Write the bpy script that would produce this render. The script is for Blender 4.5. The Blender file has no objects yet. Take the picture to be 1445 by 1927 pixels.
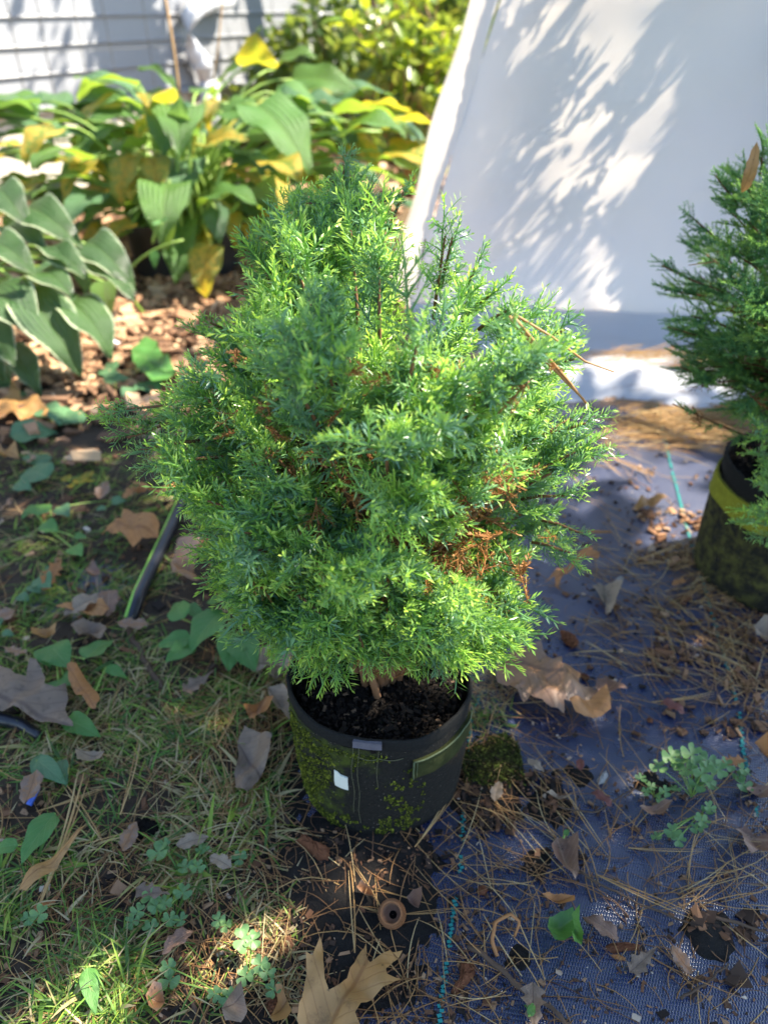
import bpy, math, random
import numpy as np
from mathutils import Vector, Matrix
from mathutils.geometry import delaunay_2d_cdt

R_ = math.radians
scene = bpy.context.scene
COL = scene.collection
# ------------------------------------------------------------------ camera
PITCH, FPX, CX, CY, CAMH = R_(33.5), 1448.0, 722.5, 963.5, 0.8
cam_d = bpy.data.cameras.new('camera')
cam = bpy.data.objects.new('camera', cam_d); COL.objects.link(cam)
cam.location = (0, 0, CAMH); cam.rotation_euler = (R_(90) - PITCH, 0, 0)
cam_d.sensor_fit = 'VERTICAL'; cam_d.sensor_height = 34.6; cam_d.lens = 26.0
cam_d.clip_start = 0.02; cam_d.clip_end = 300
cam_d.dof.use_dof = True; cam_d.dof.focus_distance = 0.70; cam_d.dof.aperture_fstop = 4.0
scene.camera = cam
# ------------------------------------------------------------------ sky, sun, exposure
SUN_AZ, SUN_EL = R_(72), R_(50)          # azimuth measured from +Y (ahead) towards +X (right)
SUNDIR = np.array([math.sin(SUN_AZ) * math.cos(SUN_EL), math.cos(SUN_AZ) * math.cos(SUN_EL), math.sin(SUN_EL)])
world = bpy.data.worlds.new('World'); scene.world = world; world.use_nodes = True
wn = world.node_tree.nodes; wl = world.node_tree.links
sky = wn.new('ShaderNodeTexSky'); sky.sky_type = 'NISHITA'; sky.sun_disc = False
sky.sun_elevation = SUN_EL; sky.sun_rotation = SUN_AZ; sky.air_density = 1.0; sky.dust_density = 0.4; sky.ozone_density = 1.3
wl.new(sky.outputs[0], wn['Background'].inputs[0]); wn['Background'].inputs[1].default_value = 0.10
sun_d = bpy.data.lights.new('sun', 'SUN'); sun_d.energy = 4.6; sun_d.angle = R_(0.55); sun_d.color = (1, 0.91, 0.77)
sun = bpy.data.objects.new('sun', sun_d); COL.objects.link(sun)
sun.rotation_euler = Vector(SUNDIR).to_track_quat('Z', 'Y').to_euler()
vs = scene.view_settings
vs.view_transform = 'Standard'; vs.look = 'None'; vs.exposure = 2.3; vs.gamma = 1; vs.use_curve_mapping = False
scene.cycles.max_bounces = 8; scene.cycles.transparent_max_bounces = 8
scene.cycles.sample_clamp_indirect = 6

# ------------------------------------------------------------------ helpers
rnd = random.Random(11)
rng = np.random.default_rng(11)
_F = np.array([0, math.cos(PITCH), -math.sin(PITCH)]); _U = np.array([0, math.sin(PITCH), math.cos(PITCH)])
_C = np.array([0, 0, CAMH])
def ray(x, y): return _F + (x - CX) / FPX * np.array([1., 0, 0]) - (y - CY) / FPX * _U
def G(x, y, z=0.0):
    d = ray(x, y); return _C + d * ((z - CAMH) / d[2])
def AT(x, y, dist):                       # the point seen at that pixel on the vertical plane Y = dist
    d = ray(x, y); return _C + d * (dist / d[1])

def lattice(ix, iy, seed):
    h = (ix.astype(np.int64) * 374761393 + iy.astype(np.int64) * 668265263 + seed * 982451653) & 0x7fffffff
    h = ((h ^ (h >> 13)) * 1274126177) & 0x7fffffff
    return ((h ^ (h >> 16)) & 0xffff) / 65535.0
def vnoise(x, y, freq, seed=0):
    x = np.asarray(x, float) * freq; y = np.asarray(y, float) * freq
    ix = np.floor(x); iy = np.floor(y); fx = x - ix; fy = y - iy
    fx = fx * fx * (3 - 2 * fx); fy = fy * fy * (3 - 2 * fy)
    a = lattice(ix, iy, seed); b = lattice(ix + 1, iy, seed); c = lattice(ix, iy + 1, seed); d = lattice(ix + 1, iy + 1, seed)
    return (a * (1 - fx) + b * fx) * (1 - fy) + (c * (1 - fx) + d * fx) * fy

def setp(o, label=None, cat=None, group=None, kind=None):
    if label: o['label'] = label
    if cat: o['category'] = cat
    if group: o['group'] = group
    if kind: o['kind'] = kind
    return o
def link(name, me, parent=None, mat=None):
    o = bpy.data.objects.new(name, me); COL.objects.link(o)
    if mat is not None and me is not None and len(me.materials) == 0: me.materials.append(mat)
    if parent is not None: o.parent = parent
    return o
def empty(name, loc=(0, 0, 0), rz=0.0):
    o = bpy.data.objects.new(name, None); COL.objects.link(o); o.location = loc; o.rotation_euler = (0, 0, rz)
    o.empty_display_size = 0.05
    return o
def mesh_np(name, V, F, mat=None, tint=None, uv=None, smooth=True):
    V = np.asarray(V, np.float32); F = np.asarray(F, np.int32); k = F.shape[1]
    me = bpy.data.meshes.new(name)
    me.vertices.add(len(V)); me.vertices.foreach_set('co', V.ravel())
    me.loops.add(F.size); me.loops.foreach_set('vertex_index', F.ravel())
    me.polygons.add(len(F)); me.polygons.foreach_set('loop_start', np.arange(0, F.size, k, dtype=np.int32))
    me.polygons.foreach_set('use_smooth', np.full(len(F), bool(smooth)))
    me.update(calc_edges=True)
    if tint is not None:
        a = me.attributes.new('tint', 'FLOAT', 'POINT'); a.data.foreach_set('value', np.asarray(tint, np.float32).ravel())
    if uv is not None:
        l = me.uv_layers.new(name='UVMap'); l.data.foreach_set('uv', np.asarray(uv, np.float32)[F.ravel()].ravel())
    if mat is not None: me.materials.append(mat)
    return me
def mesh_py(name, V, F, mat=None, smooth=False, uv=None):
    me = bpy.data.meshes.new(name); me.from_pydata([tuple(map(float, v)) for v in V], [], [tuple(map(int, f)) for f in F]); me.update()
    if smooth: me.polygons.foreach_set('use_smooth', [True] * len(me.polygons))
    if uv is not None:
        l = me.uv_layers.new(name='UVMap')
        idx = np.zeros(len(me.loops), np.int32); me.loops.foreach_get('vertex_index', idx)
        l.data.foreach_set('uv', np.asarray(uv, np.float32)[idx].ravel())
    if mat is not None: me.materials.append(mat)
    return me
def tube(pts, radii, n=6, cap=True, flat=1.0):
    P = np.asarray(pts, float); m = len(P); radii = np.broadcast_to(np.asarray(radii, float), (m,))
    T = np.gradient(P, axis=0); T /= np.linalg.norm(T, axis=1)[:, None] + 1e-12
    ref = np.array([0, 0, 1.]) if abs(T[:, 2]).mean() < 0.9 else np.array([1., 0, 0])
    N = np.cross(T, ref); N /= np.linalg.norm(N, axis=1)[:, None] + 1e-12
    B = np.cross(N, T)
    a = np.arange(n) * 2 * math.pi / n
    V = P[:, None, :] + radii[:, None, None] * (np.cos(a)[None, :, None] * N[:, None, :] + flat * np.sin(a)[None, :, None] * B[:, None, :])
    V = V.reshape(-1, 3); F = []
    for i in range(m - 1):
        for j in range(n):
            F.append((i * n + j, i * n + (j + 1) % n, (i + 1) * n + (j + 1) % n, (i + 1) * n + j))
    if cap:
        F.append(tuple(range(n))[::-1]); F.append(tuple((m - 1) * n + j for j in range(n)))
    return V, F
class MB:
    def __init__(s): s.V = []; s.F = []; s.n = 0
    def add(s, V, F):
        s.V.extend(np.asarray(V).tolist()); s.F.extend([tuple(i + s.n for i in f) for f in F]); s.n += len(V); return s
    def box(s, c, d, M=None):
        d = np.asarray(d) / 2
        V = np.array([[x, y, z] for x in (-1, 1) for y in (-1, 1) for z in (-1, 1)]) * d
        if M is not None: V = V @ np.asarray(M).T
        return s.add(V + np.asarray(c), [(0, 1, 3, 2), (4, 6, 7, 5), (0, 4, 5, 1), (2, 3, 7, 6), (0, 2, 6, 4), (1, 5, 7, 3)])
    def tube(s, *a, **k): return s.add(*tube(*a, **k))
    def build(s, name, mat=None, parent=None, smooth=False): return link(name, mesh_py(name, s.V, s.F, mat, smooth), parent)
def bez(p0, p1, p2, n=8):
    t = np.linspace(0, 1, n)[:, None]; p0, p1, p2 = map(lambda p: np.asarray(p, float), (p0, p1, p2))
    return (1 - t) ** 2 * p0 + 2 * t * (1 - t) * p1 + t * t * p2
def unit(v): v = np.asarray(v, float); return v / (np.linalg.norm(v) + 1e-12)
def rotmats(fwd, up):                      # rows of frames: columns X, Y=fwd, Z~up   (N,3,3)
    f = fwd / (np.linalg.norm(fwd, axis=1)[:, None] + 1e-12)
    x = np.cross(f, up); x /= np.linalg.norm(x, axis=1)[:, None] + 1e-12
    z = np.cross(x, f)
    return np.stack([x, f, z], axis=2)

# ------------------------------------------------------------------ materials
class NT:
    def __init__(s, name):
        s.m = bpy.data.materials.new(name); s.m.use_nodes = True; s.t = s.m.node_tree; s.N = s.t.nodes
        s.b = s.N['Principled BSDF']; s.out = s.N['Material Output']
    def n(s, typ, ins=None, **kw):
        nd = s.N.new('ShaderNode' + typ)
        for k, v in kw.items(): setattr(nd, k, v)
        for k, v in (ins or {}).items(): s.put(nd.inputs[k], v)
        return nd
    def put(s, sock, v):
        if isinstance(v, bpy.types.NodeSocket): s.t.links.new(v, sock)
        elif isinstance(v, bpy.types.Node): s.t.links.new(v.outputs[0], sock)
        else:
            if isinstance(v, (tuple, list)) and len(v) == 3 and sock.type == 'RGBA': v = (*v, 1)
            sock.default_value = v
    def math(s, op, a, b=None, c=None, clamp=False):
        ins = {0: a}
        if b is not None: ins[1] = b
        if c is not None: ins[2] = c
        nd = s.n('Math', ins, operation=op); nd.use_clamp = clamp; return nd.outputs[0]
    def mix(s, f, a, b, blend='MIX'):
        nd = s.n('Mix', data_type='RGBA', blend_type=blend); s.put(nd.inputs[0], f); s.put(nd.inputs[6], a); s.put(nd.inputs[7], b); return nd.outputs[2]
    def noise(s, scale, detail=4, vec=None, rough=0.55):
        nd = s.n('TexNoise'); nd.inputs['Scale'].default_value = scale; nd.inputs['Detail'].default_value = detail; nd.inputs['Roughness'].default_value = rough
        if vec is not None: s.put(nd.inputs['Vector'], vec)
        return nd.outputs[0]
    def ramp(s, f, stops):
        nd = s.n('ValToRGB'); s.put(nd.inputs[0], f); e = nd.color_ramp.elements
        while len(e) < len(stops): e.new(0.5)
        for x, (p, c) in zip(e, stops): x.position = p; x.color = (*c, 1) if len(c) == 3 else c
        return nd.outputs[0]
    def smooth(s, v, lo, hi):
        nd = s.n('MapRange', {0: v, 1: lo, 2: hi, 3: 0.0, 4: 1.0}, interpolation_type='SMOOTHSTEP'); return nd.outputs[0]
    def coord(s, which='Object'): return s.n('TexCoord').outputs[which]
    def geo(s): return s.n('NewGeometry').outputs['Position']
    def sep(s, v): return s.n('SeparateXYZ', {0: v}).outputs
    def bump(s, h, strength=0.3, dist=0.002):
        nd = s.n('Bump', {'Height': h, 'Strength': strength, 'Distance': dist}); s.put(s.b.inputs['Normal'], nd.outputs[0]); return nd.outputs[0]
    def set(s, col=None, rough=None, spec=None):
        if col is not None: s.put(s.b.inputs['Base Color'], col)
        if rough is not None: s.put(s.b.inputs['Roughness'], rough)
        if spec is not None: s.b.inputs['Specular IOR Level'].default_value = spec
        return s
    def translucent(s, col, fac):
        tr = s.n('BsdfTranslucent'); s.put(tr.inputs[0], col)
        mx = s.n('MixShader', {0: fac}); s.t.links.new(s.b.outputs[0], mx.inputs[1]); s.t.links.new(tr.outputs[0], mx.inputs[2])
        s.t.links.new(mx.outputs[0], s.out.inputs[0]); return s
    def rand(s): return s.n('ObjectInfo').outputs['Random']
    def attr(s, name='tint'): return s.n('Attribute', attribute_name=name).outputs['Fac']

def simple(name, col, rough=0.7, spec=0.5, var=0.25, scale=60, bump=0.2):
    t = NT(name); co = t.coord(); nz = t.noise(scale, 5, co)
    c2 = tuple(c * (1 - var) for c in col); c3 = tuple(min(1, c * (1 + var)) for c in col)
    t.set(t.mix(nz, c2, c3), rough, spec)
    if bump: t.bump(nz, bump, 0.001)
    return t.m
def tinted(name, stops, rough=0.7, transl=0.0, spec=0.4, extra_random=False, tcol=None, hue_noise=0):
    t = NT(name); f = t.attr()
    if extra_random: f = t.math('ADD', f, t.math('MULTIPLY', t.math('SUBTRACT', t.rand(), 0.5), 0.3), clamp=True)
    if hue_noise: f = t.math('ADD', f, t.math('MULTIPLY', t.math('SUBTRACT', t.noise(hue_noise, 2, t.geo()), 0.5), 0.5), clamp=True)
    c = t.ramp(f, stops); t.set(c, rough, spec)
    if transl: t.translucent(c if tcol is None else t.mix(0.5, c, tcol), transl)
    return t.m

def leaf_mat(name, base, alt, vein, rough=0.45, transl=0.35, margin=None, patch=None, spots=0.0, nv=8.0, tcol=None, patch_amt=0.5, spec=0.5, veinw=0.5, mscale=18, rbump=0.5):
    """leaf: u runs base to tip, v across; veins curve from the midrib, optional pale margin and coloured patches"""
    t = NT(name); uv = t.sep(t.coord('UV')); u = uv[0]; v = t.math('MULTIPLY', t.math('ABSOLUTE', t.math('SUBTRACT', uv[1], 0.5)), 2.0)
    co = t.coord('Object'); big = t.noise(mscale, 3, co); fine = t.noise(180, 4, co)
    rv = t.math('MULTIPLY', t.math('SUBTRACT', t.rand(), 0.5), 0.5)
    c = t.mix(t.math('ADD', t.math('ADD', t.math('MULTIPLY', big, 0.7), t.math('MULTIPLY', fine, 0.3)), rv, clamp=True), base, alt)
    if patch is not None:
        c = t.mix(t.math('MULTIPLY', t.smooth(t.math('ADD', t.noise(mscale * 0.6, 3, co), t.math('MULTIPLY', v, 0.25)), 0.75 - patch_amt * 0.4, 0.85 - patch_amt * 0.4), 0.95), c, patch)
    if nv > 0:
        ph = t.math('FRACT', t.math('ADD', t.math('MULTIPLY', u, nv), t.math('MULTIPLY', v, -nv * 0.38)))
        d = t.math('ABSOLUTE', t.math('SUBTRACT', ph, 0.5)); sv = t.math('SUBTRACT', 1.0, t.smooth(d, 0.02, 0.11))
    else:                                   # lengthwise veins (hosta)
        d = t.math('ABSOLUTE', t.math('SUBTRACT', t.math('FRACT', t.math('MULTIPLY', v, -nv)), 0.5)); sv = t.math('SUBTRACT', 1.0, t.smooth(d, 0.05, 0.3))
    mid = t.math('SUBTRACT', 1.0, t.smooth(v, 0.015, 0.07))
    vn = t.math('MAXIMUM', t.math('MULTIPLY', sv, veinw), mid)
    c = t.mix(t.math('MULTIPLY', vn, 0.7), c, vein)
    if nv > 0 and base[0] > base[1]:
        blot = t.smooth(t.noise(55, 5, co, 0.7), 0.5, 0.72); c = t.mix(t.math('MULTIPLY', blot, 0.65), c, tuple(x * .42 for x in base))
    if margin is not None:
        mm = t.smooth(t.math('ADD', v, t.math('MULTIPLY', t.math('SUBTRACT', t.noise(40, 3, co), 0.5), 0.3)), 0.87, 0.95)
        c = t.mix(mm, c, margin)
    if spots:
        c = t.mix(t.math('MULTIPLY', t.smooth(t.noise(130, 2, co), 0.68, 0.74), spots), c, (0.03, 0.018, 0.01))
    t.set(c, rough, spec)
    t.bump(t.math('ADD', t.math('MULTIPLY', vn, -0.6 if nv > 0 else -1.6), t.math('MULTIPLY', fine, 0.5)), rbump, 0.0015 if nv > 0 else 0.004)
    if transl: t.translucent(c if tcol is None else t.mix(0.6, c, tcol), transl)
    return t.m

M = {}
# conifer needles, bark
M['needle'] = tinted('conifer needles', [(0.0, (0.085, 0.18, 0.165)), (0.4, (0.135, 0.275, 0.165)), (0.75, (0.25, 0.46, 0.08)), (1.0, (0.50, 0.66, 0.13))], 0.34, 0.48, 0.6, True, (0.5, 0.78, 0.06), hue_noise=9)
M['needle_far'] = tinted('fine juniper needles', [(0.0, (0.08, 0.2, 0.11)), (0.5, (0.13, 0.31, 0.11)), (1.0, (0.32, 0.5, 0.09))], 0.5, 0.4, 0.4, True, (0.16, 0.33, 0.05), hue_noise=8)
M['needle_dead'] = tinted('dead brown needles', [(0.0, (0.10, 0.04, 0.014)), (0.5, (0.24, 0.10, 0.03)), (1.0, (0.42, 0.22, 0.07))], 0.6, 0.3, 0.3, True)
M['twig_green'] = simple('green twig', (0.16, 0.2, 0.06), 0.6)
M['bark'] = simple('shrub bark', (0.17, 0.085, 0.04), 0.8, 0.3, 0.4, 90, 0.5)
M['branch'] = simple('grey brown bark', (0.085, 0.055, 0.036), 0.85, 0.2, 0.4, 40, 0.5)
# litter
M['pine'] = tinted('pine straw', [(0.0, (0.11, 0.05, 0.022)), (0.45, (0.28, 0.14, 0.05)), (0.8, (0.42, 0.25, 0.09)), (1.0, (0.52, 0.38, 0.18))], 0.55, 0.1, 0.35)
M['grass'] = tinted('grass', [(0.0, (0.06, 0.12, 0.03)), (0.4, (0.12, 0.24, 0.03)), (0.7, (0.28, 0.36, 0.05)), (0.85, (0.36, 0.28, 0.12)), (1.0, (0.48, 0.38, 0.21))], 0.55, 0.3, 0.35)
M['crumb'] = tinted('bark crumbs', [(0.0, (0.014, 0.011, 0.009)), (0.35, (0.05, 0.03, 0.02)), (0.7, (0.17, 0.08, 0.04)), (0.93, (0.33, 0.20, 0.11)), (1.0, (0.5, 0.42, 0.33))], 0.85, 0, 0.2)
M['chip'] = tinted('wood chips', [(0.0, (0.08, 0.045, 0.028)), (0.4, (0.26, 0.14, 0.075)), (0.75, (0.42, 0.25, 0.14)), (1.0, (0.5, 0.35, 0.21))], 0.8, 0, 0.25)
M['peat'] = tinted('potting mix', [(0.0, (0.004, 0.0035, 0.003)), (0.6, (0.011, 0.0085, 0.0065)), (0.95, (0.024, 0.017, 0.012)), (1.0, (0.14, 0.09, 0.055))], 0.9, 0, 0.15)
# dead leaves
M['leaf_tan'] = leaf_mat('tan oak leaf', (0.37, 0.19, 0.06), (0.45, 0.25, 0.085), (0.25, 0.115, 0.035), 0.5, 0.25, spots=0.5)
M['leaf_brown'] = leaf_mat('brown oak leaf', (0.25, 0.12, 0.055), (0.36, 0.19, 0.085), (0.15, 0.07, 0.03), 0.42, 0.2, patch=(0.24, 0.15, 0.10), spots=0.7, spec=0.6)
M['leaf_grey'] = leaf_mat('grey brown leaf', (0.15, 0.10, 0.065), (0.235, 0.16, 0.105), (0.085, 0.05, 0.035), 0.55, 0.15, spots=0.5)
M['leaf_orange'] = leaf_mat('orange dry leaf', (0.36, 0.145, 0.045), (0.46, 0.22, 0.07), (0.22, 0.08, 0.025), 0.55, 0.25, spots=0.7)
M['leaf_purple'] = leaf_mat('purple brown leaf', (0.16, 0.08, 0.052), (0.26, 0.15, 0.095), (0.34, 0.22, 0.14), 0.5, 0.15, spots=0.9)
M['leaf_pale'] = leaf_mat('pale weathered leaf', (0.25, 0.18, 0.12), (0.37, 0.28, 0.19), (0.15, 0.1, 0.06), 0.65, 0.2, spots=0.4)
M['leaf_red'] = leaf_mat('dark red leaf', (0.12, 0.03, 0.024), (0.2, 0.06, 0.04), (0.08, 0.02, 0.015), 0.4, 0.15)
# live leaves
YEL = (0.34, 0.46, 0.05)
M['hosta'] = leaf_mat('green hosta leaf', (0.065, 0.19, 0.035), (0.13, 0.28, 0.05), (0.15, 0.28, 0.07), 0.34, 0.48, nv=-5.0, tcol=(0.38, 0.5, 0.03), spec=0.6, veinw=0.55, rbump=0.9)
M['hosta_blue'] = leaf_mat('blue green hosta leaf', (0.045, 0.14, 0.06), (0.085, 0.2, 0.07), (0.12, 0.24, 0.1), 0.32, 0.38, nv=-5.0, tcol=(0.26, 0.42, 0.04), spec=0.6, veinw=0.55, rbump=0.9)
M['hosta_yellow'] = leaf_mat('yellow hosta leaf', (0.50, 0.34, 0.03), (0.6, 0.44, 0.06), (0.4, 0.26, 0.04), 0.42, 0.42, nv=-5.0, patch=(0.19, 0.28, 0.04), patch_amt=0.45, tcol=(0.65, 0.45, 0.02), rbump=0.8)
M['hosta_turning'] = leaf_mat('green hosta leaf turning yellow', (0.11, 0.25, 0.035), (0.2, 0.33, 0.04), (0.2, 0.28, 0.05), 0.38, 0.48, nv=-5.0, patch=(0.62, 0.42, 0.05), patch_amt=0.62, tcol=(0.6, 0.55, 0.02), rbump=0.8)
M['hosta_white'] = leaf_mat('white edged hosta leaf', (0.022, 0.07, 0.016), (0.05, 0.12, 0.026), (0.08, 0.155, 0.045), 0.32, 0.3, nv=-5.0, margin=(0.46, 0.52, 0.32), tcol=(0.24, 0.38, 0.06), spec=0.6, veinw=0.5, rbump=0.8)
M['stalk'] = simple('green leaf stalk', (0.19, 0.30, 0.05), 0.5, 0.4, 0.3, 12)
M['stalk_y'] = simple('yellow leaf stalk', (0.42, 0.38, 0.06), 0.5, 0.4, 0.3, 12)
M['weed'] = leaf_mat('broad weed leaf', (0.055, 0.17, 0.035), (0.095, 0.24, 0.045), (0.13, 0.26, 0.07), 0.42, 0.3, nv=6, tcol=(0.16, 0.34, 0.03))
M['weed_blue'] = leaf_mat('dull weed leaf', (0.06, 0.15, 0.065), (0.1, 0.2, 0.085), (0.15, 0.24, 0.11), 0.5, 0.25, nv=6, tcol=(0.15, 0.3, 0.05))
M['clover'] = leaf_mat('clover leaf', (0.085, 0.19, 0.07), (0.17, 0.29, 0.09), (0.2, 0.34, 0.15), 0.5, 0.3, nv=0.001, tcol=(0.18, 0.36, 0.06), veinw=0.0, rbump=0.15)
M['azalea'] = leaf_mat('glossy bush leaf', (0.10, 0.22, 0.03), (0.22, 0.34, 0.04), (0.22, 0.32, 0.05), 0.25, 0.5, nv=5, tcol=(0.6, 0.62, 0.02), spec=0.8, rbump=0.3)
M['bushleaf'] = tinted('distant leaves', [(0.0, (0.03, 0.07, 0.02)), (0.5, (0.07, 0.15, 0.03)), (0.8, (0.18, 0.25, 0.04)), (1.0, (0.34, 0.3, 0.06))], 0.35, 0.42, 0.6, False, (0.34, 0.4, 0.03))
M['tan_stem'] = simple('tan woody stem', (0.33, 0.2, 0.09), 0.7, 0.3, 0.3, 30)
# man made
def felt_mat(name, moss, xmin):
    t = NT(name); co = t.coord(); p = t.sep(co)
    n1 = t.noise(14, 5, co, 0.65); n2 = t.noise(260, 3, co); n3 = t.noise(60, 5, co, 0.7)
    base = t.mix(n2, (0.006, 0.006, 0.0055), (0.026, 0.024, 0.02))
    mf = t.math('ADD', n1, t.math('MULTIPLY', p[0], xmin))
    mf = t.math('MULTIPLY', t.smooth(mf, 0.56, 0.78), t.smooth(n3, 0.36, 0.64))
    c = t.mix(mf, base, t.mix(n3, moss, tuple(x * 1.9 for x in moss)))
    rust = t.math('MULTIPLY', t.smooth(t.math('ADD', t.noise(18, 4, t.n('Mapping', {0: co, 1: (3, 7, 2)}).outputs[0]), t.math('MULTIPLY', p[0], 2.0)), 0.62, 0.8), t.smooth(n3, 0.4, 0.6))
    c = t.mix(t.math('MULTIPLY', rust, 0.8), c, (0.11, 0.065, 0.02))
    c = t.mix(t.math('MULTIPLY', t.smooth(t.noise(420, 1, co), 0.72, 0.76), 0.6), c, (0.25, 0.22, 0.17))
    t.set(c, 0.95, 0.15); t.bump(t.math('ADD', t.math('ADD', n2, t.math('MULTIPLY', n3, 0.8)), mf), 0.9, 0.0015)
    return t.m
M['felt'] = felt_mat('mossy black felt', (0.042, 0.055, 0.008), -2.6)
M['felt_far'] = felt_mat('weathered mossy felt', (0.05, 0.048, 0.014), -2.6)
M['felt_rim'] = simple('black felt rim', (0.014, 0.014, 0.013), 0.95, 0.15, 0.5, 300, 0.6)
M['moss_band'] = simple('yellow green moss band', (0.20, 0.20, 0.022), 0.95, 0.1, 0.45, 90, 0.9)
M['handle'] = simple('mossy handle strap', (0.030, 0.035, 0.011), 0.95, 0.15, 0.6, 110, 0.9)
M['piping'] = simple('pale green edge binding', (0.085, 0.105, 0.055), 0.9, 0.2, 0.4, 150, 0.5)
M['thread'] = simple('dull green thread', (0.09, 0.09, 0.05), 0.8, 0.2, 0.5, 200, 0)
M['tag'] = simple('grey violet tape', (0.105, 0.10, 0.12), 0.6, 0.4, 0.3, 150)
M['sticker'] = simple('off white sticker', (0.66, 0.67, 0.58), 0.6, 0.4, 0.08, 70, 0.2)
M['moss'] = simple('moss', (0.05, 0.07, 0.012), 0.95, 0.1, 0.6, 160, 1.0)
M['black_pot'] = simple('black nursery pot', (0.016, 0.016, 0.018), 0.4, 0.4, 0.3, 20, 0.1)
M['hose'] = simple('black poly pipe', (0.010, 0.011, 0.016), 0.36, 0.5, 0.4, 60, 0.15)
M['lime'] = simple('lime stripe', (0.25, 0.5, 0.06), 0.45, 0.5, 0.1, 60, 0)
M['teal'] = simple('teal marker thread', (0.015, 0.22, 0.20), 0.55, 0.4, 0.25, 200, 0)
M['siding'] = simple('white vinyl siding', (0.22, 0.227, 0.242), 0.42, 0.45, 0.03, 6, 0.05)
M['pvc'] = simple('white painted pipe', (0.58, 0.59, 0.62), 0.35, 0.5, 0.04, 10, 0.05)
M['concrete'] = simple('pale foundation', (0.50, 0.46, 0.38), 0.85, 0.2, 0.15, 12, 0.3)
M['cap_in'] = simple('acorn cup lining', (0.26, 0.15, 0.095), 0.45, 0.4, 0.3, 120, 0.2)
M['cap_out'] = simple('acorn cup scales', (0.22, 0.095, 0.035), 0.7, 0.3, 0.4, 300, 0.5)
M['wire'] = simple('dull wire', (0.09, 0.08, 0.06), 0.6, 0.4, 0.2, 60, 0)
M['paper'] = simple('white scrap', (0.75, 0.78, 0.82), 0.6, 0.4, 0.05, 60, 0.1)
M['stone'] = simple('grey stone', (0.32, 0.3, 0.27), 0.85, 0.2, 0.3, 120, 0.5)
M['blue_plastic'] = simple('blue plastic', (0.05, 0.12, 0.5), 0.35, 0.5, 0.1, 60, 0)
M['rotbark'] = simple('rotting bark', (0.14, 0.055, 0.026), 0.9, 0.15, 0.7, 140, 1.0)
def cloth_mat(name):
    t = NT(name); co = t.coord(); w = t.noise(700, 2, co); s = t.noise(9, 4, co)
    c = t.mix(s, (0.58, 0.60, 0.65), (0.64, 0.65, 0.69)); t.set(c, 0.75, 0.25)
    t.bump(t.math('ADD', w, t.math('MULTIPLY', s, 2.0)), 0.12, 0.002); t.translucent((0.78, 0.69, 0.58), 0.40); return t.m
M['cloth'] = cloth_mat('white frost cloth')
def mat_mat():
    t = NT('woven black weed mat'); co = t.geo(); mp = t.n('Mapping', {0: co, 3: (1, 1, 1)}); mp.inputs[2].default_value = (0, 0, R_(9)); v = t.sep(mp.outputs[0])
    # flat tapes: ribs every 2.6 mm crossed by tapes of 5 mm, in plain weave
    fx = t.math('MULTIPLY', v[0], 1 / 0.0028); fy = t.math('MULTIPLY', v[1], 1 / 0.0044)
    row = t.math('FLOOR', fy); alt = t.math('MULTIPLY', t.math('FRACT', t.math('MULTIPLY', row, 0.5)), 1.0)
    a = t.math('ABSOLUTE', t.math('SINE', t.math('MULTIPLY', t.math('ADD', fx, alt), math.pi)))
    b = t.math('ABSOLUTE', t.math('SINE', t.math('MULTIPLY', fy, math.pi)))
    h = t.math('MULTIPLY', t.math('POWER', a, 0.6), t.math('ADD', 0.35, t.math('MULTIPLY', t.math('POWER', b, 0.5), 0.65)))
    dust = t.noise(5, 6, co, 0.7); grit = t.noise(240, 4, co, 0.7); d2 = t.noise(38, 4, co, 0.65)
    c = t.mix(t.math('MULTIPLY', h, 0.8), (0.004, 0.009, 0.025), (0.007, 0.022, 0.095))  # blue stands in for the sky's sheen; the plastic itself is black
    df = t.math('MULTIPLY', t.smooth(t.math('ADD', t.math('MULTIPLY', dust, 0.7), t.math('MULTIPLY', d2, 0.35)), 0.46, 0.85), 0.17)
    yy = t.smooth(t.sep(co)[1], 0.75, 1.3)      # paler towards the back: dust plus grazing sky sheen put into the colour
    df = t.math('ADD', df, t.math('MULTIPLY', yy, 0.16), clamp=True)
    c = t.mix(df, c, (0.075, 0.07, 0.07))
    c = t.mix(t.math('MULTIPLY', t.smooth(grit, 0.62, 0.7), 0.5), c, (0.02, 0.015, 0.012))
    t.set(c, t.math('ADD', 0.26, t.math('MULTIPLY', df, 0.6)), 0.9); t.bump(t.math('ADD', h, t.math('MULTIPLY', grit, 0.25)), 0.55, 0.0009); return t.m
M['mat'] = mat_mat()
def soil_mat():
    t = NT('soil and humus'); co = t.geo(); n = t.noise(60, 6, co, 0.7); n2 = t.noise(300, 4, co, 0.7); n3 = t.noise(7, 4, co)
    left = t.smooth(t.sep(co)[0], -0.28, -0.05)
    hum = t.mix(n, (0.018, 0.013, 0.009), (0.085, 0.058, 0.036)); blk = t.mix(n, (0.004, 0.0037, 0.0034), (0.017, 0.0145, 0.012))
    c = t.mix(t.math('ADD', left, t.math('MULTIPLY', t.math('SUBTRACT', n3, 0.5), 0.6), clamp=True), hum, blk)
    c = t.mix(t.math('MULTIPLY', t.smooth(n2, 0.66, 0.72), 0.5), c, (0.16, 0.12, 0.09))
    t.set(c, 0.88, 0.25); t.bump(t.math('ADD', n, n2), 0.9, 0.003); return t.m
M['soil'] = soil_mat()
def ground_mat():
    t = NT('leaf mould ground'); co = t.geo(); n = t.noise(22, 6, co, 0.7); n2 = t.noise(3, 4, co)
    t.set(t.mix(n, (0.05, 0.032, 0.02), t.mix(n2, (0.22, 0.13, 0.07), (0.12, 0.11, 0.05))), 0.9, 0.2); t.bump(n, 1.0, 0.02); return t.m
M['ground'] = ground_mat()

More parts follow.
